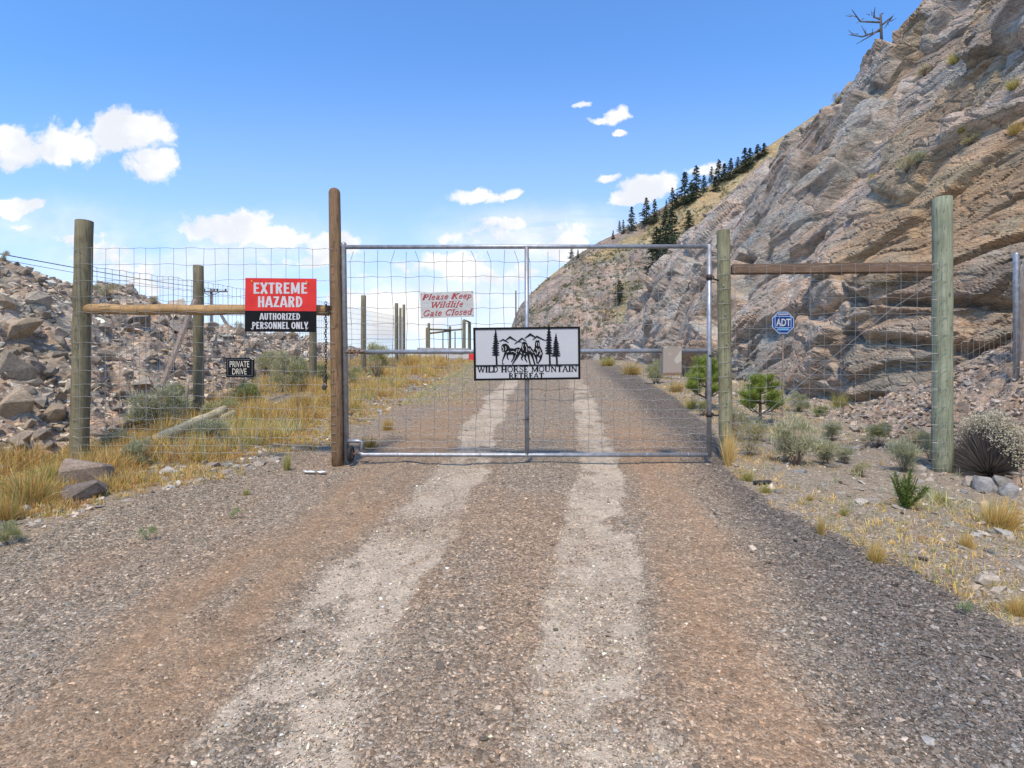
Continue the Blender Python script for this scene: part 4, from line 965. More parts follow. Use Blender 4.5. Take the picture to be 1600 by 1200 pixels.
parts = []; rs = np.random.default_rng(5)
for k in range(13):
    a = rs.uniform(0, 2*PI); tl = rs.uniform(.05, .8); L = 66/F*y*rs.uniform(.55, 1.0); dv = np.array([math.sin(tl)*math.cos(a), math.sin(tl)*math.sin(a), math.cos(tl)])
    n_ = 120; s_ = rs.uniform(.15, 1, (n_, 1)); b = dv*L*s_; nd = rs.normal(0, .6, (n_, 3))+dv*1.1
    parts.append(blades(b, nd, .055*rs.uniform(.6, 1.2, n_), .006, vcol(n_, [(.13, .21, .04), (.20, .28, .06), (.25, .27, .09)]), .05))
V, T, c_ = merge(parts); link('needles', mesh_np('needles', V, T, M['leaf'], c_), t_)
mb = MB(); 
for k in range(7):
    a = k*.9; mb.tube([(0, 0, 0), (.1*math.cos(a), .1*math.sin(a), .3)], [.006, .003], 5)
mb.build('stem', M['bark'], t_)

# conifers on the far mountain
def conifer_mesh(seed):
    rs = np.random.default_rng(seed); parts = []; n_lv = 32
    for k in range(n_lv):
        f_ = .12+.86*k/n_lv; rad = .24*(1-f_)**1.0*rs.uniform(.55, 1.25)+.006; nb = rs.integers(5, 9)
        for j in range(nb):
            if rs.random() < .25: continue
            a = rs.uniform(0, 2*PI); L = rad*rs.uniform(.55, 1.2); dv = np.array([math.cos(a), math.sin(a), -.12])
            n_ = 8; s_ = rs.uniform(.1, 1, (n_, 1)); b = np.array([0, 0, f_])+dv*L*s_
            nd = dv*1.1+rs.normal(0, .35, (n_, 3)); parts.append(blades(b, nd, (.03+.05*(1-f_))*rs.uniform(.6, 1.3, n_), .016, vcol(n_, [(.06, .085, .05), (.08, .11, .06), (.10, .125, .065), (.045, .065, .045)]), .25))
    V, T, c_ = merge(parts); return mesh_np('crown', V, T, M['far_leaf'], c_)
CON = [conifer_mesh(20+i) for i in range(5)]
mb = MB(); mb.tube([(0, 0, -.08), (0, 0, .5), (0, 0, .98)], [.018, .012, .003], 6); trunk_me = mb.build('tmp', M['bark']); tm = trunk_me.data; bpy.data.objects.remove(trunk_me); tm.name = 'trunk'
TR = [(893, 408, 22, .8, 'small conifer on the ridge just above the gate top bar'), (903, 404, 14, .8, 'tiny conifer right of the ridge tree above the gate top bar'),
      (958, 374, 14, .8, 'tiny leftmost conifer on the high ridge'), (968, 368, 18, .8, 'second small conifer from the left on the high ridge'), (974, 366, 22, .8, 'third small conifer from the left on the high ridge'),
      (987, 362, 38, .9, 'dense conifer standing apart on the ridge left of the paired trees'), (1010, 352, 42, 1, 'left tree of the tall conifer pair on the ridge'), (1023, 350, 38, .8, 'right tree of the tall conifer pair on the ridge'),
      (1041, 334, 22, .6, 'small thin conifer between the two ridge groups'), (1051, 328, 34, 1, 'conifer at the left end of the upper ridge group'), (1058, 326, 24, .9, 'short conifer inside the upper ridge group'), (1070, 322, 52, 1, 'tallest conifer of the upper ridge group'),
      (1080, 318, 34, 1, 'conifer right behind the tallest one of the upper ridge group'), (1088, 312, 52, .9, 'slim tall conifer right of the tallest ridge tree'), (1100, 300, 26, 1.1, 'bushy conifer at the right of the upper ridge group'),
      (1112, 292, 26, .9, 'small conifer on the slope below the cliff skyline'), (1123, 288, 38, 1, 'conifer left of the last dense ridge cluster'), (1132, 284, 28, 1.3, 'wide dark conifer in the last ridge cluster'), (1142, 282, 34, 1, 'middle conifer of the last ridge cluster'),
      (1153, 272, 26, 1.1, 'slim conifer in the last ridge cluster'), (1164, 270, 38, 1.1, 'tall conifer touching the cliff skyline'), (1172, 262, 30, 1.2, 'dark conifer rising behind the cliff skyline'), (1184, 250, 24, 1.4, 'broad conifer close above the cliff skyline'), (1194, 244, 20, 1.5, 'uppermost conifer beside the cliff skyline'), (1118, 300, 24, 1.4, 'bushy olive conifer low on the slope by the cliff')]
def conifer(px, py, h_px, wf, lab, Yd, z=None):
    x = (px-800)/F*Yd; Hm = h_px/F*Yd; zz = CZ+(600-py)/F*Yd
    t_ = thing('conifer_tree', lab, 'tree', (x, Yd, zz-Hm*.02), random.uniform(0, 6), 'conifers on the far mountain'); t_.scale = (Hm*wf*1.15, Hm*wf*1.15, Hm)
    link('crown', random.choice(CON), t_); link('trunk', tm, t_)
for (px, py, h_, wf, lab) in TR:
    # stand on the ridge: find the first surface hit going down the picture
    yy = py-8; h = None
    while h is None and yy < py+60: h, nr = cast(BVH_m, px, yy); yy += 1
    if h is None: continue
    if yy < py-4: h, nr = cast(BVH_m, px, py)
    Yd = h.y; x = h.x; Hm = h_/F*Yd
    t_ = thing('conifer_tree', lab, 'tree', (x, Yd, h.z-Hm*.05), random.uniform(0, 6), 'conifers on the far mountain'); t_.scale = (Hm*wf*1.55, Hm*wf*1.55, Hm*1.12)
    link('crown', random.choice(CON), t_); link('trunk', tm, t_)
for (px, py, h_, wf, lab) in [(1026, 426, 72, 1.1, 'large dark conifer on the slope behind the gate top bar, left of the trio'), (1040, 400, 72, 1, 'tallest conifer of the trio on the slope below the ridge'), (1050, 385, 62, 1, 'right conifer of the trio on the slope below the ridge'),
                             (1076, 362, 34, 1.2, 'bright conifer beside the cliff above the trio'), (1040, 445, 40, 1.3, 'low dark conifer under the trio on the slope'), (968, 474, 36, 1.3, 'lone broad conifer low on the far slope'), (1014, 440, 24, 1.2, 'small green conifer at the cliff edge below the trio')]:
    h, nr = cast(BVH_m, px, py)
    if h is None: continue
    Hm = h_/F*h.y; t_ = thing('conifer_tree', lab, 'tree', (h.x, h.y, h.z-Hm*.02), random.uniform(0, 6), 'conifers on the far mountain'); t_.scale = (Hm*wf*1.5, Hm*wf*1.5, Hm*1.05)
    link('crown', random.choice(CON), t_); link('trunk', tm, t_)

# dead tree on the cliff top
h = None; yy = 60
while h is None and yy < 200: h, nr = cast(BVH_cliff, 1378, yy); yy += 2
if h:
    u_ = h.y/F; t_ = thing('dead_tree', 'bare grey dead tree leaning from the top of the cliff', 'tree', (h.x, h.y, h.z-.3)); mb = MB()
    mb.tube([(0, 0, 0), (-2*u_, 0, 40*u_+.3), (2*u_, 0, 56*u_)], [4*u_*.6, 3*u_*.5, .02], 7); mb.build('trunk', M['dead'], t_)
    for (z0, dx_, dz_) in [(18, -52, -8), (30, -56, 10), (34, -22, 8), (26, 16, 6), (22, -30, -16)]:
        mb = MB(); mb.tube([(0, 0, (z0+12)*u_), (dx_*.5*u_, random.uniform(-.3, .3), (z0+12+dz_*.75)*u_), (dx_*u_, random.uniform(-.5, .5), (z0+12+dz_)*u_)], [.035, .024, .008], 5)
        for q_ in (.5, .7, .85): mb.tube([(dx_*q_*u_, 0, (z0+12+dz_*(.3+.7*q_))*u_), (dx_*(q_+.18)*u_, random.uniform(-.2, .2), (z0+12+dz_*q_+random.uniform(-9, 12))*u_)], [.014, .005], 4)
        mb.build('branch', M['dead'], t_)

# ------------------------------------------------------------------ posts and fences
GY = 6.6
def PX(px, Y=GY): return (px-800)/F*Y
def PZ(py, Y=GY): return CZ+(600-py)/F*Y
def post_mb(x, y, z0, z1, r, top='flat', lean=(0, 0), n=20, seed=0):
    rs = random.Random(seed); mb = MB(); k = 14; pts = []; rr_ = []
    for i in range(k+1):
        f_ = i/k; pts.append((x+lean[0]*f_+rs.uniform(-.002, .002), y+lean[1]*f_, z0+(z1-z0)*f_)); rr_.append(r*(1.03-.06*f_)*rs.uniform(.985, 1.015))
    if top == 'round':
        pts += [(pts[-1][0], y+lean[1], z1+r*.45), (pts[-1][0], y+lean[1], z1+r*.72)]; rr_ += [r*.80, r*.42]
    else:
        pts += [(pts[-1][0], y+lean[1], z1+.006)]; rr_ += [r*.93]
    mb.tube(pts, rr_, n); return mb
HS = [.02, .10, .19, .29, .40, .52, .65, .79, .94, 1.10, 1.26, 1.43, 1.60, 1.78, 1.96, 2.14, 2.32]
def mesh_panel(name, parent, p0, p1, zfun, hs, step=.163, r=.0021, off=0.0, wob=.006, mat='wire', knots=True, drop_top=0.0, phase=.4):
    """woven field-fence wire between p0 and p1 (x,y); zfun(f)=ground height; hs=heights of the horizontals"""
    L = math.hypot(p1[0]-p0[0], p1[1]-p0[1]); nv = max(2, int(L/step)); lines = []; K = []
    rs = np.random.default_rng(int(abs(p0[0]*97+p0[1]*13+L*7)))
    us = (np.arange(nv)+phase)*step/L; us = us[us < .995]
    jit = rs.normal(0, wob, (len(hs), len(us)+2)); jx = np.cumsum(rs.normal(0, wob*.8, (len(hs), len(us))), 0)*.6
    uu = np.concatenate([[0], us, [1]])
    def pt(f_, h, dx_=0, dz_=0): return (p0[0]+(p1[0]-p0[0])*f_+dx_*(p1[0]-p0[0])/L, p0[1]+(p1[1]-p0[1])*f_+off, zfun(f_)+h+dz_)
    for i, h in enumerate(hs):
        l_ = []
        for j, f_ in enumerate(uu):
            l_.append(pt(f_, h, 0, jit[i, j]))
            if j < len(uu)-1: fm = (f_+uu[j+1])/2; l_.append(pt(fm, h, 0, (jit[i, j]+jit[i, j+1])/2+wob*.9*(1 if j % 2 else -.6)))
        lines.append(l_)
    for j, f_ in enumerate(us):
        l_ = [pt(f_, h, jx[i, j], jit[i, j+1]) for i, h in enumerate(hs)]; lines.append(l_)
        K += l_
    V, Fq = tubes_np(lines, r)
    if knots:
        K = np.array(K); o_ = r*2.3; oc = np.array([[o_, 0, 0], [-o_, 0, 0], [0, o_, 0], [0, -o_, 0], [0, 0, o_*1.3], [0, 0, -o_*1.3]])
        kv = (K[:, None]+oc[None]).reshape(-1, 3); ft = np.array([[0, 2, 4, 4], [2, 1, 4, 4], [1, 3, 4, 4], [3, 0, 4, 4], [2, 0, 5, 5], [1, 2, 5, 5], [3, 1, 5, 5], [0, 3, 5, 5]])
        b = MBk(kv, len(K), len(V)); V = np.concatenate([V, kv]); 
        T3 = np.concatenate([Fq[:, [0, 1, 2]], Fq[:, [0, 2, 3]], (np.arange(len(K))[:, None, None]*6+ft[None, :, :3]).reshape(-1, 3)+b])
    else: T3 = np.concatenate([Fq[:, [0, 1, 2]], Fq[:, [0, 2, 3]]])
    return link(name, mesh_np(name, V, T3, M[mat]), parent)
def MBk(kv, nk, b): return b

# left panel of the gate line
lf = thing('deer_fence', 'wooden post and tan rail fence with wire mesh left of the gate', 'fence', (PX(125), GY, PZ(722)))
def loc(o): return o.matrix_world.translation if False else Vector(o.location)
def under(o, root):
    """parent a world-space mesh to an Empty standing elsewhere"""
    o.parent = root; o.matrix_parent_inverse = (Matrix.Translation(root.location) @ root.rotation_euler.to_matrix().to_4x4()).inverted(); return o
X1, X2 = PX(125), PX(524)
under(post_mb(PX(123), GY, PZ(735), PZ(346), .094, lean=(.065, 0), seed=1).build('post', M['post_olive']), lf)
mb = MB(); pts = []; 
for i in range(13): f_ = i/12; pts.append((PX(133)+f_*(PX(514)-PX(133)), GY-.012, PZ(483.5+1.5*f_)+.006*math.sin(i*1.9)))
mb.tube(pts, [.060*(1+.05*math.sin(i*2.3)) for i in range(13)], 18); under(mb.build('rail', M['rail_tan']), lf)
under(mesh_panel('wire_mesh', None, (PX(125), GY-.11), (PX(516), GY-.11), lambda f_: PZ(708)-.0, [h*1.012 for h in HS], .157, .0023), lf)
# tall gate post
tp = thing('gate_post', 'tallest brown wooden post with rounded top at the latch side of the gate', 'post', (PX(526), GY, PZ(722)))
under(post_mb(PX(528), GY, PZ(735), PZ(301), .069, 'round', lean=(-.04, 0), seed=2).build('timber', M['post_brown']), tp)
mb = MB()
for py in range(400, 716, 12):
    x = PX(528-5*(720-py)/420.)-.02
    pass
for py in (391, 415, 439, 464, 488, 512, 536, 558, 578, 598, 616, 632, 648, 662, 676, 690, 704):
    x = PX(528-5.5*(720-py)/420.); mb.tube([(x-.07, GY-.045, PZ(py)), (x-.045, GY-.075, PZ(py)), (x+.005, GY-.0795, PZ(py+.6))], .0024, 5)
under(mb.build('wire_ends', M['wire'], kind='stuff'), tp)
# chain on the tall post
mb = MB(); cx0 = PX(513.5); y0 = GY-.10
for i in range(34):
    zc = PZ(476)-i*.0285; a = (i % 2 == 0)
    mb.torus((cx0+.004*math.sin(i*.9), y0, zc), .0135, .0042, 'Y' if a else 'X', 10, 5, (1, 1, 1.45))
for i in range(8):
    a = i/8*2*PI; mb.torus((cx0+.012*math.cos(a)-.008, y0, PZ(598)+.05*math.sin(a)), .0145, .0045, 'Y' if i % 2 else 'X', 10, 5, (1, 1, 1.4))
for i in range(7): mb.torus((cx0+.01*i+.012, y0+.012*i, PZ(481)+.006*(i % 2)), .0145, .0045, 'Z' if i % 2 else 'Y', 10, 5)
ch = mb.build('chain', M['darksteel']); tag(ch, 'dark steel chain hanging beside the tall brown gate post', 'chain')
mb = MB(); mb.box((cx0-.012, y0-.016, PZ(606)), (.045, .022, .05), bev=.005); pl_ = thing('padlock', 'dark padlock at the lower end of the hanging chain', 'padlock', (cx0, y0, PZ(606)))
under(mb.build('body', M['darksteel']), pl_); mb = MB(); mb.torus((cx0-.012, y0-.016, PZ(606)+.03), .016, .004, 'Y', 14, 6); under(mb.build('shackle', M['galv']), pl_)

# fence running back along the left side of the road
bf = thing('line_fence', 'wire mesh fence on wooden posts running uphill behind the left panel', 'fence', (PX(310, 9.8), 9.8, PZ(650, 9.8)))
LFP = [(310, 9.8, 416, 655, .088), (489, 15.0, 452, 612, .095), (568, 21.0, 462, 585, .095), (619.5, 27, 474, 580, .085), (631, 30, 476, 578, .075)]
for k, (px, yy, ty_, by_, r_) in enumerate(LFP):
    under(post_mb(PX(px, yy), yy, PZ(by_, yy)-.2, PZ(ty_, yy), r_, seed=10+k, n=16).build('post', M['post_olive']), bf)
seg = [(PX(133, 6.75), 6.75)]+[(PX(p[0], p[1]), p[1]-.1) for p in LFP]
hs9 = HS
for a, b in zip(seg[:-1], seg[1:]):
    za, zb_ = float(G(*a)), float(G(*b)); mesh_r = .0021*(1+.035*b[1])
    under(mesh_panel('wire_mesh', None, a, b, lambda f_, za=za, zb_=zb_: za+(zb_-za)*f_, hs9, .163, mesh_r, mat='wire_far', knots=b[1] < 16), bf)
mb = MB(); p0 = Vector((PX(305, 9.5), 9.5, PZ(468, 9.5))); p1 = Vector((PX(224, 8.9), 8.9, PZ(680, 8.9)))
dv = (p1-p0); rot = dv.to_track_quat('Z', 'Y').to_matrix(); mb.box((p0+p1)/2, (.135, .045, dv.length), rot, .004)
o = mb.build('plank', M['grey_wood']); tag(o, 'grey weathered plank leaning against the short fence post', 'plank')
# fallen log and its companion
mb = MB(); a = Vector(gpos(182, 722)); b = Vector(gpos(352, 650)); a.z += .05; b = Vector((PX(352, 9.2), 9.2, PZ(640, 9.2)))
pts = [a.lerp(b, i/8)+Vector((0, 0, .01*math.sin(i))) for i in range(9)]
# keep grain along the log: build along local X
L = (b-a).length; lg = thing('fallen_log', 'pale barkless log lying in the grass below the fence', 'log', a); q = (b-a).to_track_quat('X', 'Z'); lg.rotation_euler = q.to_euler()
mb.tube([(L*i/10, .008*math.sin(i*1.3), .006*math.sin(i*2.1)) for i in range(11)], [.082*(1-.012*i) for i in range(11)], 16); mb.build('timber', M['log'], lg)
mb = MB(); mb.tube([(-.004, 0, 0), (.001, 0, 0)], [.05, .062], 12); mb.build('hollow_shade', M['darksteel'], lg)  # flat dark disc painted as the shade inside a hollow log end
a = Vector((PX(262, 8.3), 8.3, PZ(690, 8.3))); b = Vector((PX(366, 9.1), 9.1, PZ(645, 9.1))); mb = MB(); mb.tube([a, a.lerp(b, .5), b], [.045, .05, .055], 12); o = mb.build('small_log', M['log']); tag(o, 'thinner pale log half hidden in the grass beside the fallen log', 'log')
mb = MB(); a = Vector((PX(294, 9.0), 9.0, PZ(590, 9.0))); b = Vector((PX(289, 9.0), 9.0, PZ(632, 9.0))); mb.tube([a, a.lerp(b, .5)+Vector((.01, 0, 0)), b], [.012, .028, .016], 7); o = mb.build('broken_stick', M['white_plastic'] if False else M['log']); tag(o, 'short pale broken stake beside the short fence post', 'stake')

# right panel
rf_ = thing('deer_fence', 'green treated posts joined by a brown timber with wire mesh right of the gate', 'fence', (PX(1473), GY-.1, PZ(742, GY-.1)))
under(post_mb(PX(1134.5, 6.85), 6.85, PZ(720, 6.85), PZ(361, 6.85), .078, lean=(-.035, 0), seed=4).build('post', M['post_olive2']), rf_)
under(post_mb(PX(1472.5, 6.5), 6.5, PZ(755, 6.5), PZ(310, 6.5), .102, lean=(.0, 0), seed=5).build('post', M['post_green']), rf_)
mb = MB(); a = Vector((PX(1143, 6.86), 6.86, PZ(421, 6.86))); b = Vector((PX(1464, 6.56), 6.56, PZ(418, 6.56))); dv = b-a
mb.box((a+b)/2, (dv.length, .09, .115), dv.to_track_quat('X', 'Z').to_matrix(), .008); under(mb.build('rail', M['rail_brown']), rf_)
under(mesh_panel('wire_mesh', None, (PX(1134, 6.85), 6.72), (PX(1470, 6.5), 6.37), lambda f_: .50-.05*f_, [h*1.03 for h in HS], .163, .0019, wob=.007), rf_)
under(mesh_panel('wire_mesh', None, (PX(1478, 6.5), 6.5), (PX(1592, 7.6), 7.6), lambda f_: .45+.55*f_, HS[2:12], .163, .0018, wob=.007), rf_)
V, Fq = tubes_np([[P_ for P_ in ((PX(1462, 6.45), 6.4, PZ(437, 6.45)), (PX(1400, 6.5), 6.5, PZ(478, 6.5)), (PX(1340, 6.6), 6.6, PZ(526, 6.6)), (PX(1143, 6.8), 6.8, PZ(690, 6.8)))]], .0024, 5); under(link('brace_wire', mesh_np('brace_wire', V, Fq, M['wire'])), rf_)
mb = MB()
for k, py in enumerate(range(405, 700, 23)):
    x = PX(1132+4*(py-360)/350., 6.75); mb.tube([(x-.08, 6.80, PZ(py, 6.75)), (x-.04, 6.772, PZ(py, 6.75)), (x+.03, 6.768, PZ(py, 6.75)), (x+.075, 6.79, PZ(py, 6.75))], .0026, 5)
    if k % 2 == 0: mb.box((x+random.uniform(-.02, .02), 6.765, PZ(py-6, 6.75)), (.014, .008, .02))
for k, py in enumerate(range(412, 720, 28)):
    x = PX(1472.5, 6.4); mb.tube([(x-.10, 6.43, PZ(py, 6.4)), (x-.05, 6.405, PZ(py, 6.4)), (x+.05, 6.402, PZ(py, 6.4)), (x+.10, 6.44, PZ(py, 6.4))], .0022, 5)
under(mb.build('staples_and_ties', M['wire'], kind='stuff'), rf_)
# steel post at the right edge
sf = thing('chain_link_fence', 'steel fence post with loose wires at the right edge above the flowering bush', 'fence', (PX(1588, 7.6), 7.6, allsurf(PX(1588, 7.6), 7.6)))
mb = MB(); xx = PX(1588, 7.6); z0 = sf.location.z-.3
mb.tube([(xx, 7.6, z0), (xx, 7.6, PZ(398, 7.6)), (xx, 7.6, PZ(395.5, 7.6)), (xx, 7.6, PZ(394.5, 7.6))], [.036, .036, .03, .012], 16); under(mb.build('steel_post', M['galv']), sf)
mb = post_mb(PX(1601, 7.9), 7.9, z0, PZ(415, 7.9), .07, seed=8); under(mb.build('post', M['grey_wood']), sf)
LN = []
for k in range(9):
    zc = PZ(420+k*26, 7.55); LN.append([(xx+.045*math.cos(t_*.6), 7.56-.02*math.sin(t_*.6), zc+.02*math.sin(t_*.7+k)) for t_ in range(-4, 7)])
for k in range(5): LN.append([(xx+.03+.05*math.sin(t_*.8+k*1.7)+.02*k, 7.53, PZ(345+28*k+t_*16, 7.55)) for t_ in range(0, 12)])
V, Fq = tubes_np(LN, .0024, 4); under(link('loose_wire', mesh_np('loose_wire', V, Fq, M['wire'])), sf)

# ------------------------------------------------------------------ the gate
gt = thing('wire_mesh_gate', 'closed galvanised pipe gate with wire mesh across the gravel road', 'gate', (PX(1109), GY, PZ(711)))
XL0, XL1, XR = PX(537), PX(541.5), PX(1108); ZT, ZM, ZB = PZ(386), PZ(549.5), PZ(710.5)
def pipe(name, a, b, r, n=16, mat='galv'): mb = MB(); mb.tube([a, tuple((Vector(a)+Vector(b))/2), b], r, n); return under(mb.build(name, M[mat]), gt)
mb = MB(); mb.tube([(XL1, GY, ZB-.07), (XL0, GY, ZT), (XL0, GY, ZT+.018), (XL0, GY, ZT+.045), (XL0, GY, ZT+.058)], [.030, .030, .036, .030, .012], 16); under(mb.build('upright', M['galv']), gt)
pipe('upright', (XR, GY, ZB-.02), (XR, GY, ZT+.03), .027); pipe('upright', (PX(823.5), GY, ZB), (PX(823), GY, ZT), .026)
pipe('top_rail', (XL0+.028, GY, ZT), (XR-.025, GY, PZ(385)), .0245); 
pipe('middle_rail', (XL0+.03, GY, PZ(550)), (XR-.025, GY, PZ(548)), .025)
mb = MB(); mb.tube([(PX(561), GY, PZ(707)), (PX(567), GY, PZ(710.5)), (PX(575), GY, ZB), (PX(823), GY, ZB-.004), (XR-.02, GY, ZB)], .0245, 16); under(mb.build('bottom_rail', M['galv']), gt)
mb = MB(); mb.tube([(PX(543), GY, PZ(689)), (PX(562), GY, PZ(689)), (PX(565), GY, PZ(690.5)), (PX(563.5), GY, PZ(706))], [.022, .022, .021, .020], 12); under(mb.build('wheel_bracket', M['galv']), gt)
for px_ in (565, 622, 680, 750, 823, 880, 945, 1010, 1075): # clamps
    mb = MB(); mb.tube([(PX(px_)-.006, GY, ZB), (PX(px_)+.006, GY, ZB)], .0275, 14); under(mb.build('clamp', M['galv']), gt)
wh = under(MB().torus((PX(550), GY-.05, PZ(708.5)), .073, .026, 'X', 28, 10, (.95, 1, 1)).build('tyre', M['rubber']), gt)
wh.name = 'wheel'; rim = MB(); rim.tube([(PX(550)-.018, GY-.05, PZ(708.5)), (PX(550)+.018, GY-.05, PZ(708.5))], .052, 18); rim.tube([(PX(550)-.03, GY-.05, PZ(708.5)), (PX(550)+.075, GY-.05, PZ(708.5))], .011, 10); rm_ = rim.build('rim', M['rust']); rm_.parent = wh
# gate mesh, upper and lower half, tied behind the pipes
def gate_mesh():
    xs_ = [PX(541)+.04+.1625*i for i in range(26)]; xs_ = [x for x in xs_ if x < XR-.03]; rows = [PZ(p) for p in (391, 408, 432, 457, 481, 506, 530, 552, 573, 592, 609, 625, 640, 654, 667, 679, 690, 700, 709)]
    rs = np.random.default_rng(4); W = rs.normal(0, .006, (len(rows), len(xs_))); U = np.cumsum(rs.normal(0, .0055, (len(rows), len(xs_))), 0)
    U -= U.mean(0); U[0] += rs.choice([-.05, 0, 0, .045, -.04], len(xs_)); U[0] = np.clip(U[0], -.06, .06); lines = []; K = []
    YB = GY+.032
    for i, z in enumerate(rows):
        if i == 0: continue
        l_ = [(XL0+.03, YB, z)]
        for j, x in enumerate(xs_):
            l_.append((x+U[i, j], YB, z+W[i, j])); K.append(l_[-1])
            if j < len(xs_)-1: l_.append((x+.081, YB, z+(W[i, j]+W[i, j+1])/2+.009*(1 if (j+i) % 2 else -.4)))
        l_.append((XR-.02, YB, z)); lines.append(l_)
    for j, x in enumerate(xs_): lines.append([(x+U[i, j], YB+.001, z+W[i, j]) for i, z in enumerate(rows)])
    V, Fq = tubes_np(lines, .0026, 4); K = np.array(K); o_ = .0065; oc = np.array([[o_, 0, 0], [-o_, 0, 0], [0, o_, 0], [0, -o_, 0], [0, 0, o_*1.4], [0, 0, -o_*1.4]])
    ft = np.array([[0, 2, 4], [2, 1, 4], [1, 3, 4], [3, 0, 4], [2, 0, 5], [1, 2, 5], [3, 1, 5], [0, 3, 5]])
    T3 = np.concatenate([Fq[:, [0, 1, 2]], Fq[:, [0, 2, 3]], (np.arange(len(K))[:, None, None]*6+ft[None]).reshape(-1, 3)+len(V)]); V = np.concatenate([V, (K[:, None]+oc[None]).reshape(-1, 3)])
    under(link('wire_mesh', mesh_np('wire_mesh', V, T3, M['wire'])), gt)
gate_mesh()
mb = MB(); z = PZ(550); y = GY-.045
mb.box((PX(552), y, z), (.10, .012, .045), bev=.003); mb.tube([(PX(541), y-.01, z), (PX(572), y-.01, z)], .011, 10)
for px_ in (549, 556, 563): mb.box((PX(px_), y-.012, z), (.018, .04, .05), bev=.004)
mb.box((PX(560), y-.03, z-.035), (.03, .02, .045), bev=.004); mb.tube([(PX(572), y-.01, z), (PX(574), y-.01, z-.02)], .009, 8); under(mb.build('latch', M['rust']), gt)
for py in (433.5, 648):
    mb = MB(); mb.tube([(XR, GY, PZ(py)-.03), (XR, GY, PZ(py)+.03)], .034, 14); mb.tube([(XR, GY, PZ(py)), (PX(1124), GY+.08, PZ(py)-.014), (PX(1128), GY+.12, PZ(py)-.014)], .011, 8); mb.torus((XR+.035, GY, PZ(py)), .018, .007, 'Y', 12, 6); under(mb.build('hinge', M['darksteel']), gt)
mb = MB(); mb.tube([(XR-.01, GY-.02, PZ(556)), (XR+.04, GY-.035, PZ(556))], .012, 8); under(mb.build('bolt', M['darksteel']), gt)
mb = MB(); mb.tube([(PX(816), GY-.03, PZ(656)), (PX(827), GY-.03, PZ(655))], .006, 6); under(mb.build('tie', M['darksteel']), gt)
# beige cover hung over the middle rail
cv_ = thing('latch_cover', 'weathered beige sheet metal cover hanging on the middle rail at the right', 'cover', (PX(1047), GY-.05, PZ(565)))
mb = MB(); pts = [(PX(1034), PZ(543)), (PX(1061), PZ(543)), (PX(1061.5), PZ(548)), (PX(1061.5), PZ(585)), (PX(1033), PZ(586.5)), (PX(1033.5), PZ(548))]
mb.plate(pts, GY-.085, GY-.075); mb.plate([(PX(1034.3), PZ(542)), (PX(1060.8), PZ(542)), (PX(1060.8), PZ(543.6)), (PX(1034.3), PZ(543.6))], GY-.086, GY+.06)
mb.plate([(PX(1033), PZ(546)), (PX(1034), PZ(546)), (PX(1034), PZ(585)), (PX(1033), PZ(585))], GY-.0742, GY+.05); mb.plate([(PX(1061), PZ(546)), (PX(1062), PZ(546)), (PX(1062), PZ(584)), (PX(1061), PZ(584))], GY-.0742, GY+.05)
under(mb.build('sheet', M['cover']), cv_); mb = MB(); mb.plate([(PX(1033.3), PZ(583)), (PX(1061.2), PZ(582)), (PX(1061.2), PZ(586)), (PX(1033.3), PZ(587.3))], GY-.088, GY-.0855); under(mb.build('lower_hem', M['rust']), cv_)

# ------------------------------------------------------------------ lettering
def text_plate(s, x0, x1, z0, z1, yf, depth=.002, bold=.02, shear=0.0):
    cu = bpy.data.curves.new('t', 'FONT'); cu.body = s; cu.size = 1; cu.offset = bold; cu.shear = shear; cu.extrude = 0; cu.resolution_u = 3
    ob = bpy.data.objects.new('t', cu); C.objects.link(ob); dg = bpy.context.evaluated_depsgraph_get(); me = bpy.data.meshes.new_from_object(ob.evaluated_get(dg))
    co = np.array([v.co[:] for v in me.vertices]); mn = co.min(0); mx_ = co.max(0)
    b = bmesh.new(); b.from_mesh(me)
    for v in b.verts:
        v.co = Vector((x0+(v.co.x-mn[0])/(mx_[0]-mn[0])*(x1-x0), yf, z0+(v.co.y-mn[1])/(mx_[1]-mn[1])*(z1-z0)))
    r_ = bmesh.ops.extrude_face_region(b, geom=b.faces[:]); 
    for g_ in r_['geom']:
        if isinstance(g_, bmesh.types.BMVert): g_.co.y += depth
    out = bpy.data.meshes.new('t2'); [setattr(f, 'smooth', False) for f in b.faces]; b.to_mesh(out); b.free(); bpy.data.objects.remove(ob); bpy.data.curves.remove(cu); return out
def arc(cx, cy, rx, ry, a0, a1, n=10): return [(cx+rx*math.cos(R(a0+(a1-a0)*i/n)), cy+ry*math.sin(R(a0+(a1-a0)*i/n))) for i in range(n+1)]
TK, TN = .25, .13
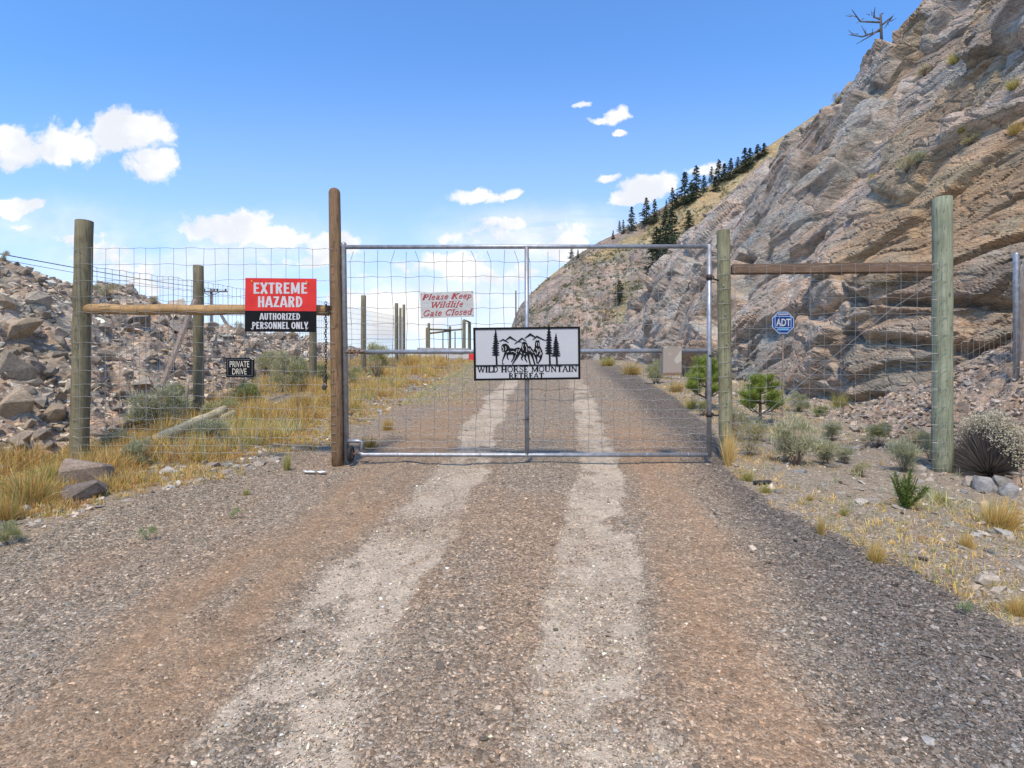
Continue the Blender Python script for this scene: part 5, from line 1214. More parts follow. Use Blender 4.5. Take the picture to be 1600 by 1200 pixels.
# glyph: (advance, [(points, width)], [(x, y) serifs])
GL = {
 'I': (.42, [([(.21, 0), (.21, 1)], TK)], [(.21, 0), (.21, 1)]),
 'L': (.72, [([(.2, 0), (.2, 1)], TK), ([(.2, .035), (.66, .035)], TN), ([(.66, 0), (.66, .27)], TN)], [(.2, 0), (.2, 1)]),
 'D': (.86, [([(.2, 0), (.2, 1)], TK), (arc(.3, .5, .46, .465, 90, -90), .12), ([(.2, .965), (.32, .965)], TN), ([(.2, .035), (.32, .035)], TN)], [(.17, 0), (.17, 1)]),
 'H': (.95, [([(.2, 0), (.2, 1)], TK), ([(.75, 0), (.75, 1)], TK), ([(.2, .5), (.75, .5)], TN)], [(.2, 0), (.2, 1), (.75, 0), (.75, 1)]),
 'O': (.92, [(arc(.46, .5, .36, .46, 0, 360, 18), .12)], []),
 'R': (.90, [([(.2, 0), (.2, 1)], TK), (arc(.36, .74, .28, .225, 90, -90), .10), ([(.2, .965), (.38, .965)], TN), ([(.2, .515), (.38, .515)], TN), ([(.42, .52), (.78, .02)], .14)], [(.2, 0), (.2, 1), (.8, 0)]),
 'S': (.70, [([(.60, .76), (.57, .9), (.4, .965), (.2, .93), (.12, .77), (.2, .62), (.36, .53), (.54, .43), (.62, .27), (.55, .1), (.36, .035), (.17, .08), (.11, .26)], .11), ([(.61, .70), (.61, .98)], .05), ([(.10, .02), (.10, .30)], .05)], []),
 'E': (.76, [([(.2, 0), (.2, 1)], TK), ([(.2, .965), (.64, .965)], TN), ([(.2, .5), (.5, .5)], TN), ([(.2, .035), (.68, .035)], TN), ([(.64, .74), (.64, 1)], .06), ([(.5, .4), (.5, .6)], .06), ([(.68, 0), (.68, .27)], .06)], [(.17, 0), (.17, 1)]),
 'M': (1.12, [([(.17, 0), (.17, 1)], TN), ([(.95, 0), (.95, 1)], TK), ([(.18, .97), (.54, .08)], .15), ([(.54, .08), (.92, .97)], TN)], [(.17, 0), (.12, 1), (.95, 0), (1.0, 1)]),
 'U': (.93, [([(.2, 1), (.2, .3), (.27, .1), (.47, .04), (.66, .1), (.74, .3), (.74, 1)], [TK, TK, .13, .09, .08, TN, TN])], [(.2, 1), (.74, 1)]),
 'N': (.96, [([(.18, 0), (.18, 1)], TN), ([(.78, 0), (.78, 1)], TN), ([(.18, .98), (.78, .02)], .16)], [(.18, 0), (.12, 1), (.78, 1)]),
 'T': (.84, [([(.42, 0), (.42, 1)], TK), ([(.07, .965), (.77, .965)], TN), ([(.07, .74), (.07, 1)], .06), ([(.77, .74), (.77, 1)], .06)], [(.42, 0)]),
 'A': (.92, [([(.1, 0), (.45, 1)], TN), ([(.45, 1), (.80, 0)], .16), ([(.24, .34), (.66, .34)], .06)], [(.1, 0), (.80, 0)]),
 'W': (1.22, [([(.1, 1), (.37, 0)], .15), ([(.37, 0), (.62, .9)], TN), ([(.58, 1), (.86, 0)], .15), ([(.86, 0), (1.1, 1)], TN)], [(.1, 1), (.6, 1), (1.1, 1)]),
 'P': (.80, [([(.2, 0), (.2, 1)], TK), (arc(.36, .72, .30, .245, 90, -90), .12), ([(.2, .965), (.38, .965)], TN), ([(.2, .475), (.38, .475)], TN)], [(.2, 0), (.17, 1)]),
 'K': (.95, [([(.2, 0), (.2, 1)], TK), ([(.22, .42), (.74, .98)], TN), ([(.38, .6), (.78, .02)], .15)], [(.2, 0), (.2, 1), (.76, 1), (.8, 0)]),
 'G': (.92, [(arc(.48, .5, .36, .46, 48, 330, 14), .12), ([(.78, .05), (.78, .42)], .13), ([(.62, .42), (.9, .42)], .06), ([(.76, .72), (.76, .98)], .05)], []),
 'C': (.86, [(arc(.48, .5, .36, .46, 48, 315, 14), .12), ([(.76, .70), (.76, .98)], .05)], []),
 'l': (.38, [([(.19, .0), (.19, 1.02)], .14)], [(.19, 0), (.14, 1.02)]),
 'i': (.38, [([(.19, 0), (.19, .66)], .14), ([(.19, .84), (.19, .99)], .15)], [(.19, 0), (.14, .66)]),
 'e': (.58, [([(.13, .36), (.47, .38), (.47, .52), (.38, .64), (.26, .65), (.14, .55), (.10, .34), (.15, .12), (.28, .03), (.42, .06), (.5, .16)], .10)], []),
 'a': (.64, [([(.13, .54), (.2, .64), (.34, .65), (.45, .56), (.46, .1)], .11), ([(.45, .38), (.22, .33), (.12, .2), (.16, .06), (.3, .03), (.45, .14)], .10)], [(.5, .02)]),
 's': (.52, [([(.42, .5), (.38, .62), (.25, .65), (.12, .56), (.14, .42), (.28, .34), (.41, .24), (.41, .1), (.28, .02), (.13, .06), (.09, .18)], .10)], []),
 'p': (.66, [([(.17, -.30), (.17, .66)], .14), (arc(.32, .33, .21, .30, 130, -130), .10)], [(.17, -.30), (.13, .66)]),
 'd': (.68, [([(.49, 0), (.49, 1.02)], .14), (arc(.32, .33, .21, .30, 50, 310), .10)], [(.53, 0), (.44, 1.02)]),
 'f': (.42, [([(.17, -.15), (.19, .75), (.26, .97), (.42, .98)], [.10, .14, .10, .07]), ([(.05, .63), (.36, .63)], .06)], [(.17, -.15)]),
 't': (.42, [([(.19, .9), (.19, .14), (.26, .04), (.38, .08)], [.08, .14, .12, .06]), ([(.05, .64), (.36, .64)], .06)], []),
 'o': (.62, [(arc(.31, .34, .21, .30, 0, 360, 14), .11)], []),
 ' ': (.42, [], []),
}
def serif_text(mb, s, x0, x1, z0, z1, yf, shear=0.0, sl=0.0, hmax=1.0):
    tot = sum(GL[c_][0] for c_ in s); kx = (x1-x0)/(tot+shear*.6); kz = (z1-z0)/hmax; cur = 0; q_ = 0
    for c_ in s:
        adv, st, se = GL[c_]
        for pts, wd in st:
            pp = [(x0+(cur+p[0]+shear*p[1])*kx, z0+p[1]*kz+sl*(cur+p[0])*kx) for p in pts]; q_ += 1
            wl = [w_*kx*1.0 for w_ in wd] if hasattr(wd, '__len__') else wd*kx*(1 if abs(pts[0][0]-pts[-1][0]) < abs(pts[0][1]-pts[-1][1])*2 or len(pts) > 2 else min(1.3, kz/kx))
            mb.stroke(pp, wl, yf-.00006*(q_ % 7)-.0001, yf+.002)
        for (sx, sy) in se:
            q_ += 1; e_ = .03 if sy <= .01 else -.03; X_ = x0+(cur+sx+shear*sy)*kx; Zs = z0+(sy+e_)*kz+sl*(cur+sx)*kx
            mb.plate([(X_-.17*kx, Zs-.035*kz), (X_+.17*kx, Zs-.035*kz), (X_+.17*kx, Zs+.035*kz), (X_-.17*kx, Zs+.035*kz)], yf-.00006*(q_ % 7)-.0006, yf+.002)
        cur += adv

GB = {  # bold condensed capitals
 'E': (.60, [([(.17, 0), (.17, 1)], .2), ([(.1, .915), (.54, .915)], .17), ([(.1, .51), (.49, .51)], .16), ([(.1, .085), (.55, .085)], .17)]),
 'X': (.66, [([(.1, 0), (.56, 1)], .2), ([(.56, 0), (.1, 1)], .2)]), 'T': (.58, [([(.29, 0), (.29, 1)], .2), ([(.03, .915), (.55, .915)], .17)]),
 'R': (.66, [([(.17, 0), (.17, 1)], .2), (arc(.32, .73, .19, .185, 90, -90), .17), ([(.1, .915), (.34, .915)], .17), ([(.1, .54), (.34, .54)], .16), ([(.34, .52), (.52, 0)], .2)]),
 'P': (.62, [([(.17, 0), (.17, 1)], .2), (arc(.32, .70, .19, .215, 90, -90), .17), ([(.1, .915), (.34, .915)], .17), ([(.1, .485), (.34, .485)], .17)]),
 'M': (.86, [([(.16, 0), (.16, 1)], .18), ([(.70, 0), (.70, 1)], .18), ([(.18, .98), (.43, .12)], .17), ([(.68, .98), (.43, .12)], .17)]),
 'H': (.68, [([(.17, 0), (.17, 1)], .2), ([(.51, 0), (.51, 1)], .2), ([(.2, .51), (.5, .51)], .17)]),
 'A': (.68, [([(.08, 0), (.31, 1)], .19), ([(.60, 0), (.37, 1)], .19), ([(.2, .26), (.48, .26)], .15)]),
 'Z': (.60, [([(.06, .915), (.54, .915)], .17), ([(.06, .085), (.55, .085)], .17), ([(.16, .08), (.45, .92)], .2)]),
 'D': (.68, [([(.17, 0), (.17, 1)], .2), (arc(.27, .5, .26, .415, 90, -90, 12), .18), ([(.1, .915), (.28, .915)], .17), ([(.1, .085), (.28, .085)], .17)]),
 'U': (.68, [([(.17, 1), (.17, .28), (.22, .13), (.34, .08), (.46, .13), (.51, .28), (.51, 1)], .2)]),
 'O': (.70, [(arc(.35, .5, .23, .41, 0, 360, 18), .2)]), 'I': (.32, [([(.16, 0), (.16, 1)], .2)]),
 'S': (.62, [([(.50, .70), (.46, .87), (.31, .92), (.16, .86), (.14, .70), (.26, .57), (.40, .46), (.50, .32), (.46, .13), (.31, .08), (.15, .14), (.11, .30)], .18)]),
 'N': (.70, [([(.16, 0), (.16, 1)], .19), ([(.54, 0), (.54, 1)], .19), ([(.18, .96), (.52, .04)], .19)]),
 'L': (.56, [([(.17, 0), (.17, 1)], .2), ([(.1, .085), (.52, .085)], .17)]), 'Y': (.64, [([(.32, 0), (.32, .42)], .2), ([(.32, .38), (.08, 1)], .2), ([(.32, .38), (.56, 1)], .2)]),
 ' ': (.28, [])}
def block_text(mb, s, x0, x1, z0, z1, yf):
    tot = sum(GB[c_][0] for c_ in s); kx = (x1-x0)/tot; kz = z1-z0; cur = 0; q_ = 0
    for c_ in s:
        for pts, wd in GB[c_][1]:
            q_ += 1; n_ = len(pts); L_ = []; R_ = []
            for i in range(n_):
                a_ = Vector(pts[max(i-1, 0)]); b_ = Vector(pts[min(i+1, n_-1)])
                if pts[0] == pts[-1] and i in (0, n_-1): a_ = Vector(pts[-2]); b_ = Vector(pts[1])
                d_ = (b_-a_).normalized(); nx, ny = -d_.y*wd/2, d_.x*wd/2*.85; p_ = pts[i]
                L_.append((x0+(cur+p_[0]+nx)*kx, z0+(p_[1]+ny)*kz)); R_.append((x0+(cur+p_[0]-nx)*kx, z0+(p_[1]-ny)*kz))
            for i in range(n_-1): mb.plate([L_[i], L_[i+1], R_[i+1], R_[i]], yf-.00004*(q_ % 5)-.00001*(i % 2), yf+.0012)
        cur += GB[c_][0]

# hazard sign
SY = 6.44
hz = thing('hazard_sign', 'red and black warning sign reading EXTREME HAZARD AUTHORIZED PERSONNEL ONLY', 'sign', (PX(439, SY), SY, PZ(476, SY)))
A = lambda px_, py_: (PX(px_, SY), PZ(py_, SY))
MBx = MB().plate([A(383.3, 434.2), A(494.4, 435.3), A(494.0, 486.3), A(382.8, 485.3)], SY, SY+.006); under(MBx.build('red_panel', M['red']), hz)
MBx = MB().plate([A(382.8, 485.3), A(494.0, 486.3), A(493.2, 519), A(382.3, 518)], SY, SY+.006); under(MBx.build('black_panel', M['black']), hz)
for s_, x0, x1, y0_, y1_ in (('EXTREME', 395, 481, 441.5, 459), ('HAZARD', 402, 473.5, 463, 480), ('AUTHORIZED', 405.5, 469.5, 489.3, 499.7), ('PERSONNEL ONLY', 393.5, 481.5, 503, 514)):
    mb = MB(); block_text(mb, s_, PX(x0, SY), PX(x1, SY), PZ(y1_, SY), PZ(y0_, SY), SY-.0018); under(mb.build('lettering', M['white']), hz)
for (a_, b_, c_, d_) in ((393, 438, 396, 442), (478.5, 439, 482, 444), (392.5, 513, 396, 516), (478, 517, 482, 512)):
    mb = MB(); mb.tube([(PX(a_, SY), SY-.006, PZ(b_, SY)), (PX((a_+c_)/2, SY), SY-.012, PZ((b_+d_)/2, SY)), (PX(c_, SY), SY-.006, PZ(d_, SY))], .0035, 6); under(mb.build('cable_tie', M['yellow'] if b_ < 450 else M['white']), hz)

# wildlife sign
ws = thing('wildlife_sign', 'small white sign with red italic words Please Keep Wildlife Gate Closed', 'sign', (PX(698, SY), SY, PZ(476, SY)))
MBx = MB().plate([A(656.3, 457.8), A(739.3, 454.3), A(740.5, 494.6), A(657.6, 497.5)], SY, SY+.003); under(MBx.build('panel', M['panel_old']), ws)
sl = 3.3/83.
mb = MB(); serif_text(mb, 'Please Keep', PX(659, SY), PX(738.5, SY), PZ(468.8, SY), PZ(460.2, SY), SY-.002, .30, sl); under(mb.build('lettering', M['red_letter']), ws); mb = MB()
serif_text(mb, 'Wildlife', PX(671.5, SY), PX(725, SY), PZ(481, SY), PZ(472, SY), SY-.002, .30, sl); under(mb.build('lettering', M['red_letter']), ws); mb = MB(); serif_text(mb, 'Gate Closed', PX(659.5, SY), PX(738.8, SY), PZ(494.3, SY), PZ(485, SY), SY-.002, .30, sl)
under(mb.build('lettering', M['red_letter']), ws)
mb = MB()
for a_, b_ in ((658.3, 459.2), (737.8, 456.2), (659.2, 495.6), (738.6, 493.2)): mb.tube([(PX(a_, SY), SY+.0, PZ(b_, SY)), (PX(a_, SY), SY-.004, PZ(b_, SY))], .008, 10)
under(mb.build('grommets', M['galv'], kind='stuff'), ws)

# ranch sign with cut-out silhouettes
RY = 6.46; KZ = RY/F/8.42
rn = thing('ranch_sign', 'white and black cut out sign with horses reading WILD HORSE MOUNTAIN RETREAT', 'sign', (PX(823, RY), RY, PZ(553, RY)))
def ZP(p): return ((730+p[0]/8.42-800)/F*RY, CZ+(600-(500+p[1]/8.42))/F*RY)
q4 = [(80, 104), (1482, 88), (1488, 778), (92, 797)]
MBx = MB().plate([ZP(p) for p in q4], RY, RY+.004); under(MBx.build('backing_panel', M['panel_white']), rn)
mb = MB(); y0, y1 = RY-.007, RY-.0005; fw = 27
def inset(a, b, c, d): return [ZP(a), ZP(b), ZP(c), ZP(d)]
mb.plate(inset((78, 102), (1484, 86), (1484, 112), (78, 130)), y0, y1); mb.plate(inset((90, 772), (1490, 752), (1490, 780), (90, 799)), y0, y1)
mb.plate(inset((78, 102), (106, 102), (118, 797), (90, 799)), y0-.0003, y1); mb.plate(inset((1456, 88), (1484, 86), (1490, 780), (1462, 780)), y0-.0003, y1)
mb.plate(inset((106, 594), (1466, 580), (1466, 596), (106, 611)), y0-.0006, y1); under(mb.build('frame', M['black']), rn)
mb = MB(); serif_text(mb, 'WILD HORSE MOUNTAIN', ZP((132, 0))[0], ZP((1448, 0))[0], ZP((0, 690))[1], ZP((0, 612))[1], RY-.003, 0, .008); under(mb.build('lettering', M['black']), rn); mb = MB(); serif_text(mb, 'RETREAT', ZP((545, 0))[0], ZP((1010, 0))[0], ZP((0, 768))[1], ZP((0, 700))[1], RY-.003, 0, .008)
under(mb.build('lettering', M['black']), rn)
mb = MB(); qn = [0]
def pl2(pts): qn[0] += 1; mb.plate([ZP(p) for p in pts], RY-.0035-.00003*qn[0], RY-.0005)
def st2(pts, wd): qn[0] += 1; mb.stroke([ZP(p) for p in pts], [w_*KZ for w_ in wd] if hasattr(wd, '__len__') else wd*KZ, RY-.0035-.00003*qn[0], RY-.0005)
def sil_tree(cx_, top, cb_, base, hw, seed):
    rs = random.Random(seed); st2([(cx_, top), (cx_+4, (top+base)/2), (cx_+14, base)], [10, 24, 24]); n_ = 11
    for k in range(n_):
        f_ = (k+.6)/n_; y_ = top+(cb_-top)*f_; w_ = hw*(f_**.6)*rs.uniform(.85, 1.12)
        for s_ in (-1, 1):
            hh_ = (cb_-top)/n_*1.15; ww = w_*rs.uniform(.85, 1.15); pl2([(cx_, y_-hh_*1.15), (cx_+s_*ww*.5, y_-hh_*.2), (cx_+s_*ww, y_+hh_*.18), (cx_+s_*ww*.75, y_+hh_*.42), (cx_+s_*ww*.4, y_+hh_*.45), (cx_, y_+hh_*.6)])
sil_tree(375, 128, 465, 596, 62, 1); sil_tree(1075, 62, 445, 590, 60, 2); sil_tree(1168, 185, 475, 590, 62, 3)
st2([(420, 282), (472, 258), (545, 296)], [7, 22, 6]); st2([(500, 270), (562, 224), (650, 276)], [7, 30, 8]); st2([(622, 316), (722, 242), (776, 276)], [6, 24, 6]); st2([(755, 240), (830, 188), (900, 228)], [7, 34, 12]); st2([(862, 260), (915, 216), (1022, 268)], [6, 26, 10]); st2([(640, 290), (700, 285), (720, 300)], [3, 8, 3])
# horses
pl2([(500, 385), (545, 372), (570, 370), (620, 376), (668, 358), (715, 380), (722, 430), (680, 462), (620, 452), (560, 455), (512, 445), (488, 420)]); pl2([(495, 425), (462, 388), (448, 345), (468, 316), (512, 310), (545, 335), (566, 374), (530, 440)])
pl2([(452, 340), (450, 392), (468, 418), (492, 405), (506, 352)]); st2([(505, 430), (480, 490), (463, 535), (461, 574), (480, 576)], [30, 18, 10, 9, 12]); st2([(532, 445), (524, 490), (545, 520)], [26, 14, 9]); st2([(620, 445), (612, 500), (580, 550)], [34, 18, 10]); st2([(672, 440), (642, 505), (606, 560), (594, 580)], [48, 24, 13, 11])
pl2([(722, 298), (748, 282), (784, 298), (802, 345), (818, 400), (802, 455), (752, 472), (702, 452), (694, 400), (714, 350)]); pl2([(790, 348), (828, 342), (862, 388), (884, 440), (842, 454), (800, 442)])
st2([(735, 455), (712, 505), (730, 527)], [32, 16, 10]); st2([(765, 460), (760, 508), (788, 550)], [32, 17, 11]); st2([(802, 440), (814, 520), (832, 590)], [36, 18, 18]); st2([(845, 440), (868, 510), (892, 590)], [40, 20, 18])
pl2([(895, 287), (905, 262), (925, 270), (947, 262), (952, 290), (957, 340), (986, 400), (996, 442), (978, 492), (936, 482), (880, 472), (864, 420), (885, 370), (900, 330)]); st2([(900, 465), (914, 520), (916, 562), (940, 566)], [36, 20, 14, 14]); st2([(968, 475), (962, 520), (934, 562)], [40, 20, 13])
under(mb.build('silhouettes', M['black']), rn)
mb = MB(); 
for pts in ([(462, 345), (478, 380), (470, 405)], [(505, 345), (512, 380), (500, 400)], [(575, 420), (605, 412), (632, 430)], [(520, 425), (550, 410)], [(660, 385), (640, 430), (655, 450)], [(735, 320), (728, 360), (738, 395)], [(765, 320), (785, 370), (780, 420)], [(700, 420), (720, 440)], [(820, 375), (850, 420), (870, 425)],
            [(800, 375), (820, 410)], [(915, 295), (912, 340)], [(938, 300), (944, 345)], [(905, 370), (925, 410), (920, 450)], [(950, 380), (965, 430), (950, 470)], [(885, 420), (905, 455)], [(760, 440), (745, 455)], [(690, 385), (670, 420)], [(980, 430), (965, 460)], [(930, 380), (940, 420)]):
    qn[0] += 1; mb.stroke([ZP(p) for p in pts], 8*KZ, RY-.0095-.00003*qn[0], RY-.0015)
under(mb.build('light_slits', M['panel_white'], kind='stuff'), rn)

# private drive sign
PY_ = 6.45; pv = thing('private_drive_sign', 'small black sign with cream words PRIVATE DRIVE wired to the fence', 'sign', (PX(375, PY_), PY_, PZ(575, PY_)))
B = lambda px_, py_: (PX(px_, PY_), PZ(py_, PY_))
def rrect(x0, y0_, x1, y1_, r_): 
    o_ = []
    for (cx_, cy_, a0) in ((x1-r_, y0_+r_, 90), (x0+r_, y0_+r_, 180), (x0+r_, y1_-r_, 270), (x1-r_, y1_-r_, 0)):
        seq = [a0-0, a0+30, a0+60, a0+90] if True else 0
        for a_ in ([0, 30, 60, 90]): 
            an = {90: 0, 180: 90, 270: 180, 0: 270}[a0]+a_; o_.append((cx_+r_*math.cos(R(an)), cy_-r_*math.sin(R(an))))
    return o_
MBx = MB().plate([B(*p) for p in rrect(353.2, 559.3, 397.3, 589.8, 2.2)], PY_, PY_+.004); under(MBx.build('panel', M['black']), pv)
mb = MB(); mb.add(text_plate('PRIVATE', PX(359, PY_), PX(389.5, PY_), PZ(573.8, PY_), PZ(564.3, PY_), PY_-.002, .0015, .0)); under(mb.build('lettering', M['cream']), pv); mb = MB(); mb.add(text_plate('DRIVE', PX(363, PY_), PX(385.3, PY_), PZ(585, PY_), PZ(575.8, PY_), PY_-.002, .0015, .0)); under(mb.build('lettering', M['cream']), pv)
mb = MB(); 
for a_, b_ in (((355.6, 562.5), (355.9, 587)), ((394, 563.5), (394, 587)), ((355.6, 587), (394, 587)), ((355.6, 562.2), (391, 562))): mb.stroke([B(*a_), B(*b_)], .0025, PY_-.0012, PY_)
mb.tube([(*B(391, 559.5)[:1], PY_-.006, B(391, 559.5)[1]), (B(396, 562)[0], PY_-.008, B(396, 562)[1]), (B(399, 559)[0], PY_-.002, B(399, 559)[1])], .003, 5)
under(mb.build('border_line', M['galv']), pv)

# octagonal security sign
AY = 9.6; oc = thing('security_sign', 'blue octagonal security sign reading ADT on a thin grey stake before the cliff', 'sign', (PX(1223, AY), AY, allsurf(PX(1223, AY), AY)))
D_ = lambda px_, py_: (PX(px_, AY), PZ(py_, AY))
octo = lambda r_, cx_=1223.6, cy_=504: [D_(cx_+r_*math.cos(R(22.5+45*k)), cy_+r_*math.sin(R(22.5+45*k))) for k in range(8)]
MBx = MB().plate(octo(18.3), AY, AY+.006); under(MBx.build('edge', M['paleblue']), oc); MBx = MB().plate(octo(17.0), AY-.0015, AY-.0002); under(MBx.build('panel', M['blue']), oc)
mb = MB(); 
for a_, b_ in (((1211, 494), (1236, 494.5)), ((1236, 494.5), (1236, 512)), ((1236, 512), (1211, 511.6)), ((1211, 511.6), (1211, 494))): mb.stroke([D_(*a_), D_(*b_)], .010, AY-.003-.0002*(a_[0] > 1220), AY-.0016)
under(mb.build('inner_border', M['paleblue']), oc)
mb = MB(); mb.plate([D_(1214.5, 513.2), D_(1232.5, 513.2), D_(1232.5, 516.2), D_(1214.5, 516.2)], AY-.003, AY-.0016); under(mb.build('light_band', M['lightblue']), oc)
mb = MB(); mb.add(text_plate('ADT', PX(1212.6, AY), PX(1235.2, AY), PZ(509.6, AY), PZ(498, AY), AY-.0045, .002, .02)); under(mb.build('lettering', M['white']), oc); mb = MB()
mb.plate([D_(1215.8, 490), D_(1231.5, 490), D_(1231.5, 492), D_(1215.8, 492)], AY-.003, AY-.0016); under(mb.build('caption_band', M['white']), oc)
mb = MB(); mb.box((PX(1224, AY), AY+.022, (PZ(508, AY)+oc.location.z-.1)/2), (.022, .02, PZ(508, AY)-oc.location.z+.1), bev=.002); under(mb.build('stake', M['grey_wood']), oc)

# ------------------------------------------------------------------ things further off
def frame(label, Y_, posts, bars, r_=.1):
    t_ = thing('corral_frame', label, 'frame', (PX(posts[0][0], Y_), Y_, float(G(PX(posts[0][0], Y_), Y_))))
    for (px_, py_, dy) in posts: under(post_mb(PX(px_, Y_+dy), Y_+dy, float(G(PX(px_, Y_+dy), Y_+dy))-.4, PZ(py_, Y_+dy), r_*1.0, n=10, seed=int(px_)).build('post', M['post_olive']), t_)
    for (a_, b_) in bars: mb = MB(); mb.tube([(PX(a_[0], Y_+a_[2]), Y_+a_[2], PZ(a_[1], Y_+a_[2])), (PX(b_[0], Y_+b_[2]), Y_+b_[2], PZ(b_[1], Y_+b_[2]))], .07, 8); under(mb.build('rail', M['post_olive']), t_)
frame('distant timber frame of posts and rails left of the white ranch sign', 44, [(670, 505, 0), (667, 512, 4), (703, 510, 2)], [((670, 514.5, 0), (703, 515.5, 2)), ((703, 516, 2), (724, 514.5, 0)), ((670, 521, 0), (703, 517, 2))])
frame('distant pair of tall posts joined at the top left of the white ranch sign', 42, [(725, 500, 0), (733.5, 503, 3)], [((725, 500, 0), (733, 503, 3))], .13)
for (px_, py_, Y_, lab) in ((692, 519, 46, 'thin distant post inside the timber frame'), (711, 518, 47, 'thin distant post right of the middle of the timber frame'), (625.5, 482, 31, 'thin post between the two paired fence posts'), (741, 512, 43, 'distant post at the left edge of the white ranch sign')):
    mb = post_mb(PX(px_, Y_), Y_, float(G(PX(px_, Y_), Y_))-.3, PZ(py_, Y_), .05 if Y_ > 40 else .07, n=8); tag(mb.build('post', M['post_olive']), lab, 'post')
mb = MB(); xx, yy = PX(806, 55), 55; mb.tube([(xx, yy, 1.5), (xx, yy, PZ(454, yy))], [.09, .07], 8); tag(mb.build('pole', M['dead']), 'thin distant pole left of the gate centre upright', 'pole')
# concrete barriers
def barrier(x0, x1, Y_, lab):
    z = float(G(x0, Y_)); mb = MB(); prof = [(-.28, 0), (-.28, .1), (-.12, .32), (-.09, .78), (.09, .78), (.12, .32), (.28, .1), (.28, 0)]
    a_ = [mb.bm.verts.new((x0, Y_+p[0], z-.05+p[1])) for p in prof]; b_ = [mb.bm.verts.new((x1, Y_+p[0]+.2, z-.05+p[1])) for p in prof]
    for k in range(8): mb.bm.faces.new((a_[k], a_[(k+1) % 8], b_[(k+1) % 8], b_[k]))
    mb.bm.faces.new(a_); mb.bm.faces.new(b_[::-1]); tag(mb.build('concrete_barrier', M['concrete']), lab, 'barrier')
barrier(PX(652, 38), PX(697, 38), 38, 'left concrete road barrier on the crest behind the gate'); barrier(PX(698.5, 38), PX(732, 38), 38.2, 'right concrete road barrier next to the red container')
xx = PX(737, 36.5); z = float(G(xx, 36.5)); t_ = thing('red_container', 'small red container beside the distant concrete barriers', 'container', (xx, 36.5, z))
mb = MB(); mb.box((0, 0, .20), (.34, .22, .44), bev=.04); mb.build('body', M['redplastic'], t_); mb = MB(); mb.torus((0, 0, .45), .07, .018, 'Y', 12, 6); mb.tube([(.11, 0, .42), (.11, 0, .49)], .025, 8); mb.build('handle', M['redplastic'], t_)
# power pole
QY = 62; xx = PX(330, QY); up_ = thing('utility_pole', 'distant wooden power pole with crossarm behind the rocky bank', 'utility pole', (xx, QY, 2))
mb = MB(); mb.tube([(xx, QY, 0), (xx, QY, PZ(451, QY))], [.19, .15], 10); under(mb.build('pole', M['dead']), up_)
mb = MB(); mb.box((PX(338, QY), QY-.2, PZ(456, QY)), (38/F*QY, .12, .14)); under(mb.build('crossarm', M['dead']), up_)
for (a_, b_) in (((330, 463), (318, 457)), ((330, 463), (344, 457))): mb = MB(); mb.tube([(PX(a_[0], QY), QY-.2, PZ(a_[1], QY)), (PX(b_[0], QY), QY-.2, PZ(b_[1], QY))], .035, 6); under(mb.build('brace', M['dead']), up_)
for px_ in (321, 336, 341, 354): mb = MB(); mb.tube([(PX(px_, QY), QY-.2, PZ(455, QY)), (PX(px_, QY), QY-.2, PZ(453.5, QY)), (PX(px_, QY), QY-.2, PZ(451.5, QY))], [.05, .11, .06], 8); under(mb.build('insulator', M['darksteel']), up_)
mb = MB(); mb.tube([(PX(337, 60), 60, PZ(478, 60)), (PX(362, 52), 52, PZ(520, 52))], [.14, .16], 8); tag(mb.build('leaning_pole', M['dead']), 'leaning timber pole propped behind the bank below the power pole', 'pole')
for (a_, b_, lab) in (((-6, 390), (352, 454), 'upper dark power line running to the distant pole'), ((25, 404), (322, 455.5), 'lower fainter power line running to the distant pole')):
    pa = Vector((PX(a_[0], 24), 24, PZ(a_[1], 24))); pb = Vector((PX(b_[0], QY-.2), QY-.2, PZ(b_[1], QY))); pa = pa+(pa-pb)*.25
    L_ = [[tuple(pa.lerp(pb, i/16.)-Vector((0, 0, .25*math.sin(PI*i/16.)))) for i in range(17)]]; V, Fq = tubes_np(L_, .022 if 'upper' in lab else .012, 5); tag(link('power_line', mesh_np('power_line', V, Fq, M['darksteel'])), lab, 'cable')

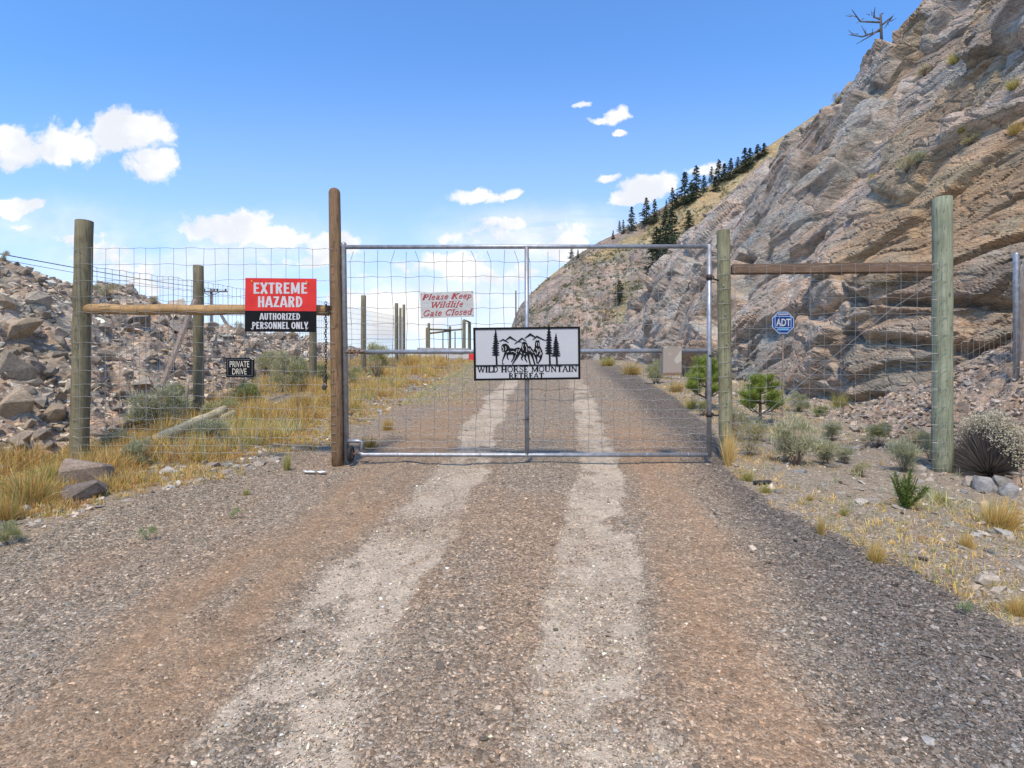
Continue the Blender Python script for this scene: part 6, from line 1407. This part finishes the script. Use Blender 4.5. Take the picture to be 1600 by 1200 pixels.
# boulders and bits lying on the ground
def boulder(px, py, w_, h_, mat, lab, seed, name='boulder', cat='boulder', dup_=0):
    x, y, z = gpos(px, py); me_ = rock_mesh(seed, .75, 26, .06); me_.materials.append(M[mat]); o = link(name, me_); s_ = w_/F*y/1.5; o.location = (x, y+.1, z+h_/F*y*.28); o.scale = (s_, s_, h_/F*y/1.05); o.rotation_euler = (.12, -.15, seed); tag(o, lab, cat)
boulder(128, 762, 88, 52, 'red_stone', 'reddish boulder at the foot of the left fence post', 41)
boulder(116, 782, 74, 34, 'red_stone', 'lower reddish rock half buried in front of the red boulder', 43)
for (px, py, w_, h_, lab, sd_) in [(1447, 742, 24, 17, 'grey rock just left of the green post foot', 51), (1552, 770, 34, 28, 'pale grey rock below the flowering bush', 52), (1578, 765, 26, 24, 'dark grey rock right of the pale rock', 53), (1592, 740, 34, 36, 'grey rock at the right edge beside the flowering bush', 54),
                           (1376, 792, 24, 14, 'flat grey rock left of the pine seedling', 55), (1452, 780, 20, 16, 'grey rock right of the pine seedling', 56), (1588, 778, 30, 24, 'pale rock at the right edge below the dark rock', 57), (1418, 802, 22, 9, 'flat rock in front of the pine seedling', 58), (1524, 865, 20, 8, 'flat dark rock right of the small golden tuft', 59),
                           (1526, 762, 28, 20, 'brown rock left of the pale grey rock', 60), (1224, 775, 14, 10, 'dark grey rock on the edge of the black gravel', 61), (1256, 742, 22, 8, 'flat rock under the large sagebrush', 62)]:
    boulder(px, py, w_, h_, 'grey_stone', lab, sd_, 'rock', 'rock')
x, y, z = gpos(1190, 757); mb = MB(); mb.torus((0, 0, .02), .05, .022, 'Z', 18, 8, (1.2, .7, .8)); mb.box((.07, .03, .02), (.09, .05, .03), Matrix.Rotation(.5, 3, 'Z'), .008); t_ = mb.build('rubber_scrap', M['rubber']); t_.location = (x, y, z); tag(t_, 'black scrap of rubber lying right of the hinge post', 'scrap')
x, y, z = gpos(491, 741); mb = MB(); rs = random.Random(2); g_ = [[mb.bm.verts.new(((i-3)*.045+rs.uniform(-.01, .01), (j-1)*.03, .02+rs.uniform(0, .02))) for j in range(3)] for i in range(7)]
for i in range(6):
    for j in range(2): mb.bm.faces.new((g_[i][j], g_[i+1][j], g_[i+1][j+1], g_[i][j+1]))
t_ = mb.build('plastic_scrap', M['white_plastic']); t_.location = (x, y, z); t_.rotation_euler = (0, 0, -.2); tag(t_, 'crumpled white plastic scrap on gravel left of the tall post', 'litter')
mb = MB(); a = Vector((PX(134, 7.2), 7.2, PZ(677, 7.2))); b = Vector((PX(186, 7.6), 7.6, PZ(682, 7.6))); mb.tube([a, b], [.02, .035], 8); tag(mb.build('old_board', M['grey_wood']), 'short grey board on the rubble right of the left fence post', 'board')
